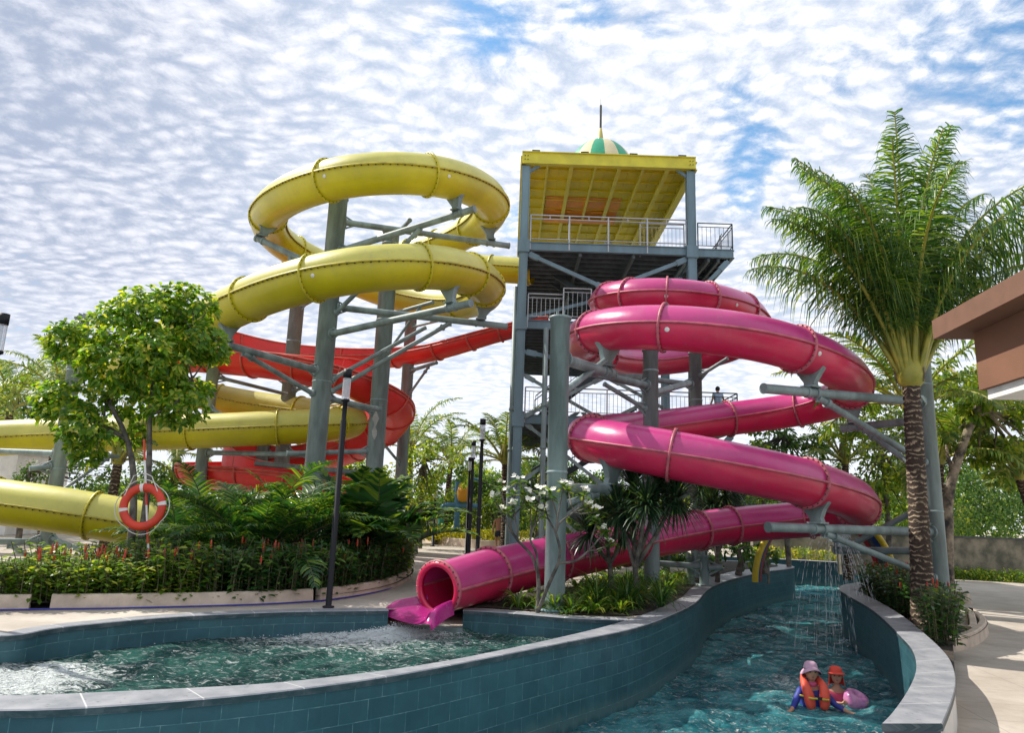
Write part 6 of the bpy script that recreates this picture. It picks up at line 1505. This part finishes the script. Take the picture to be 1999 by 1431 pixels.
# two swimmers in the river
def swimmer1():
    c = at(1584, 1338, 12.75); K = 1.16; b = np.array([c[0], 12.75, WZ-.50*K]); P_ = lambda x, y, z: b+np.array([x, y, z])*K
    root = thing('person', 'swimmer in a pink bucket hat and orange life vest over a blue rash top', 'person', b)
    fc = nrm(np.array([-.15, -1, 0]))
    J = [(P_(0, .25, -.15), (.13, .10)), (P_(0, .12, .15), (.125, .095)), (P_(0, .04, .42), (.15, .10)), (P_(0, .02, .66), (.13, .09)), (P_(0, .0, .76), (.085, .07)), (P_(0, -.01, .84), .045), (P_(0, -.02, .90), .045),
         (P_(-.17, 0, .70), .056), (P_(-.29, -.10, .54), .044), (P_(-.40, -.24, .48), .032), (P_(.17, 0, .70), .056), (P_(.27, -.12, .55), .044), (P_(.38, -.30, .50), .032),
         (P_(-.09, .32, -.3), .085), (P_(-.12, .5, -.45), .06), (P_(-.12, .85, -.5), .042), (P_(.09, .32, -.3), .085), (P_(.12, .5, -.45), .06), (P_(.12, .85, -.5), .042)]
    E = [(0, 1), (1, 2), (2, 3), (3, 4), (4, 5), (5, 6), (3, 7), (7, 8), (8, 9), (3, 10), (10, 11), (11, 12), (0, 13), (13, 14), (14, 15), (0, 16), (16, 17), (17, 18)]
    hand(J, E, 9, np.array([-.7, -.7, -.05]), np.array([.7, -.7, 0])); hand(J, E, 12, np.array([.6, -.8, -.05]), np.array([.8, .6, 0]))
    h = P_(-.005, -.03, .955); body(J, E, h, .118, fc, root, SKIN); h = h+np.array([0, .02, .052])
    blue = mat('royal_blue_rash_top', (.02, .05, .38), .6, col2=(.03, .04, .22), vscale=5)
    garment('rash_top', [(P_(0, .14, .1), .17), (P_(0, .05, .40), .19), (P_(0, .02, .66), .185), (P_(0, 0, .775), .125), (P_(-.17, 0, .70), .066), (P_(-.29, -.10, .54), .054), (P_(-.375, -.21, .492), .042), (P_(.17, 0, .70), .066), (P_(.27, -.12, .55), .054), (P_(.355, -.26, .508), .042)], [(0, 1), (1, 2), (2, 3), (2, 4), (4, 5), (5, 6), (2, 7), (7, 8), (8, 9)], blue, root)
    org = mat('orange_life_vest', (.85, .10, .055), .55, var=.1, vscale=6)
    for s in (-1, 1):
        o = garment('life_vest', [(P_(s*.085, -.18, .47), .075), (P_(s*.105, -.185, .60), .095), (P_(s*.12, -.165, .70), .092), (P_(s*.13, -.10, .79), .072), (P_(s*.11, .03, .86), (.05, .05)), (P_(s*.07, .11, .89), (.05, .05)), (P_(0, .125, .90), (.05, .05))], [(0, 1), (1, 2), (2, 3), (3, 4), (4, 5), (5, 6)], org, root)
    mb = MB(); mb.tube([P_(-.21, -.10, .655), P_(-.11, -.282, .655), P_(-.03, -.262, .652)], .016, 6); mb.tube([P_(.21, -.10, .635), P_(.11, -.282, .640), P_(.03, -.262, .648)], .016, 6); mb.build('strap', mat('yellow_strap', (.62, .50, .06), .6), root)
    mb = MB(); mb.box(P_(0, -.262, .652), (.075, .03, .045)); mb.build('buckle', M['bolt'], root)
    hat = mat('pale_pink_hat', (.62, .38, .50), .8, var=.1)
    mb = MB(); mb.lathe(h, [(.001, .125), (.06, .12), (.098, .09), (.112, .04), (.116, .015)], 24); mb.build('hat_crown', hat, root)
    mb = MB(); n = 28; V = []
    for r_, z in ((.106, .022), (.15, -.015), (.175, -.05), (.170, -.055), (.145, -.022), (.104, .012)):
        for j in range(n):
            a = j*2*pi/n; V.append(h+np.array([math.cos(a)*r_, math.sin(a)*r_*.95, z-.045*abs(math.cos(a))**2*(r_/.17)+.058*(math.sin(a) < 0)*abs(math.sin(a))*(r_/.17)]))
    mb.add(V, [(i*n+j, i*n+(j+1) % n, (i+1)*n+(j+1) % n, (i+1)*n+j) for i in range(5) for j in range(n)]); mb.m = [1 if k >= 3*n else 0 for k in range(len(mb.f))]; mb.build('hat_brim', [hat, mat('navy_hat_lining', (.015, .015, .05), .8)], root)
    mb = MB(); mb.lathe(P_(0, .03, .76), [(.10, 0), (.115, .03), (.11, .06), (.09, .08)], 18); mb.build('collar', mat('pink_collar', (.65, .10, .22), .6), root)
    mb = MB(); mb.ball(h+np.array([0, .025, -.03]), (.106, .10, .12), 16, 10); mb.build('hair', M['hair'], root)
swimmer1()
def swimmer2():
    c = at(1633, 1336, 13.15); K = 1.12; b = np.array([c[0], 13.15, WZ-.54*K]); P_ = lambda x, y, z: b+np.array([x, y, z])*K
    root = thing('person', 'swimmer in a red neck flap cap holding a pink swim ring', 'person', b); fc = nrm(np.array([-.35, -1, 0]))
    J = [(P_(0, .2, -.1), (.12, .09)), (P_(0, .08, .2), (.12, .09)), (P_(0, .02, .50), (.135, .09)), (P_(0, .0, .68), (.11, .08)), (P_(0, -.0, .76), .045), (P_(0, -.02, .83), .045),
         (P_(-.15, 0, .64), .052), (P_(-.20, -.14, .52), .04), (P_(-.10, -.26, .56), .03), (P_(.15, 0, .64), .052), (P_(.24, -.08, .55), .04), (P_(.26, -.22, .60), .03),
         (P_(-.08, .28, -.3), .08), (P_(-.1, .5, -.45), .055), (P_(-.1, .8, -.5), .04), (P_(.08, .28, -.3), .08), (P_(.1, .5, -.45), .055), (P_(.1, .8, -.5), .04)]
    E = [(0, 1), (1, 2), (2, 3), (3, 4), (4, 5), (3, 6), (6, 7), (7, 8), (3, 9), (9, 10), (10, 11), (0, 12), (12, 13), (13, 14), (0, 15), (15, 16), (16, 17)]
    hand(J, E, 8, np.array([.9, -.3, .2]), np.array([0, .2, 1.]), .9); hand(J, E, 11, np.array([.3, -.8, .1]), np.array([1, .3, 0.]), .9)
    h = P_(-.01, -.03, .90); body(J, E, h, .108, fc, root, SKIN); h = h+np.array([0, .015, .045])
    red = mat('coral_red_cap', (.75, .075, .045), .7, var=.1)
    garment('swim_top', [(P_(0, .08, .2), .16), (P_(0, .02, .50), .17), (P_(0, 0, .68), .168), (P_(-.15, 0, .64), .082), (P_(-.19, -.11, .55), .066), (P_(.15, 0, .64), .082), (P_(.22, -.05, .57), .066)], [(0, 1), (1, 2), (2, 3), (3, 4), (2, 5), (5, 6)], mat('pink_red_swim_top', (.55, .05, .12), .7, col2=(.4, .1, .25)), root)
    mb = MB(); mb.lathe(h, [(.001, .12), (.055, .115), (.092, .088), (.106, .04), (.108, .01)], 22); mb.build('cap', red, root)
    mb = MB(); V = []; n = 16
    for r_ in (.09, .17):
        for j in range(n): a = math.atan2(fc[1], fc[0])+(j/(n-1)-.5)*2.1; V.append(h+np.array([math.cos(a)*r_*(1 if r_ < .1 else 1-.15*abs(j/(n-1)-.5)), math.sin(a)*r_, .035-.02*(r_ > .1)]))
    V += [p-np.array([0, 0, .012]) for p in V]; fs = [(j, j+1, n+j+1, n+j) for j in range(n-1)]+[(2*n+j, 3*n+j, 3*n+j+1, 2*n+j+1) for j in range(n-1)]+[(n+j, n+j+1, 3*n+j+1, 3*n+j) for j in range(n-1)]
    mb.add(V, fs); mb.build('cap_peak', red, root)
    mb = MB(); V = []; n = 20; a0 = math.atan2(-fc[1], -fc[0])
    for k, z in enumerate((.04, -.05, -.13, -.20)):
        for j in range(n): a = a0+(j/(n-1)-.5)*4.1; r_ = (.108, .114, .124, .14)[k]; V.append(h+np.array([math.cos(a)*r_, math.sin(a)*r_, z]))
    mb.add(V, [(i*n+j, i*n+j+1, (i+1)*n+j+1, (i+1)*n+j) for i in range(3) for j in range(n-1)]); mb.build('neck_flap', red, root)
swimmer2()
c = at(1660, 1328, 13.05); root = thing('swim_ring', 'pink inflatable swim float beside the swimmer in the red cap', 'swim float', (c[0], 13.0, WZ))
mb = MB(); mb.lathe((c[0]+.02, 12.95, WZ+.05), [(.05, .05), (.07, .115), (.12, .14), (.18, .115), (.205, .04), (.19, -.05), (.13, -.10), (.07, -.06), (.05, .05)], 26, axis=(.25, -.35, .9)); mb.build('float_body', mat('pink_vinyl', (.62, .26, .42), .3, spec=.6, col2=(.52, .18, .42), vscale=9), root)
for o in list(COL.objects):
    if o.parent is None and o.get('label') and not o.get('kind'): o['kind'] = 'thing'
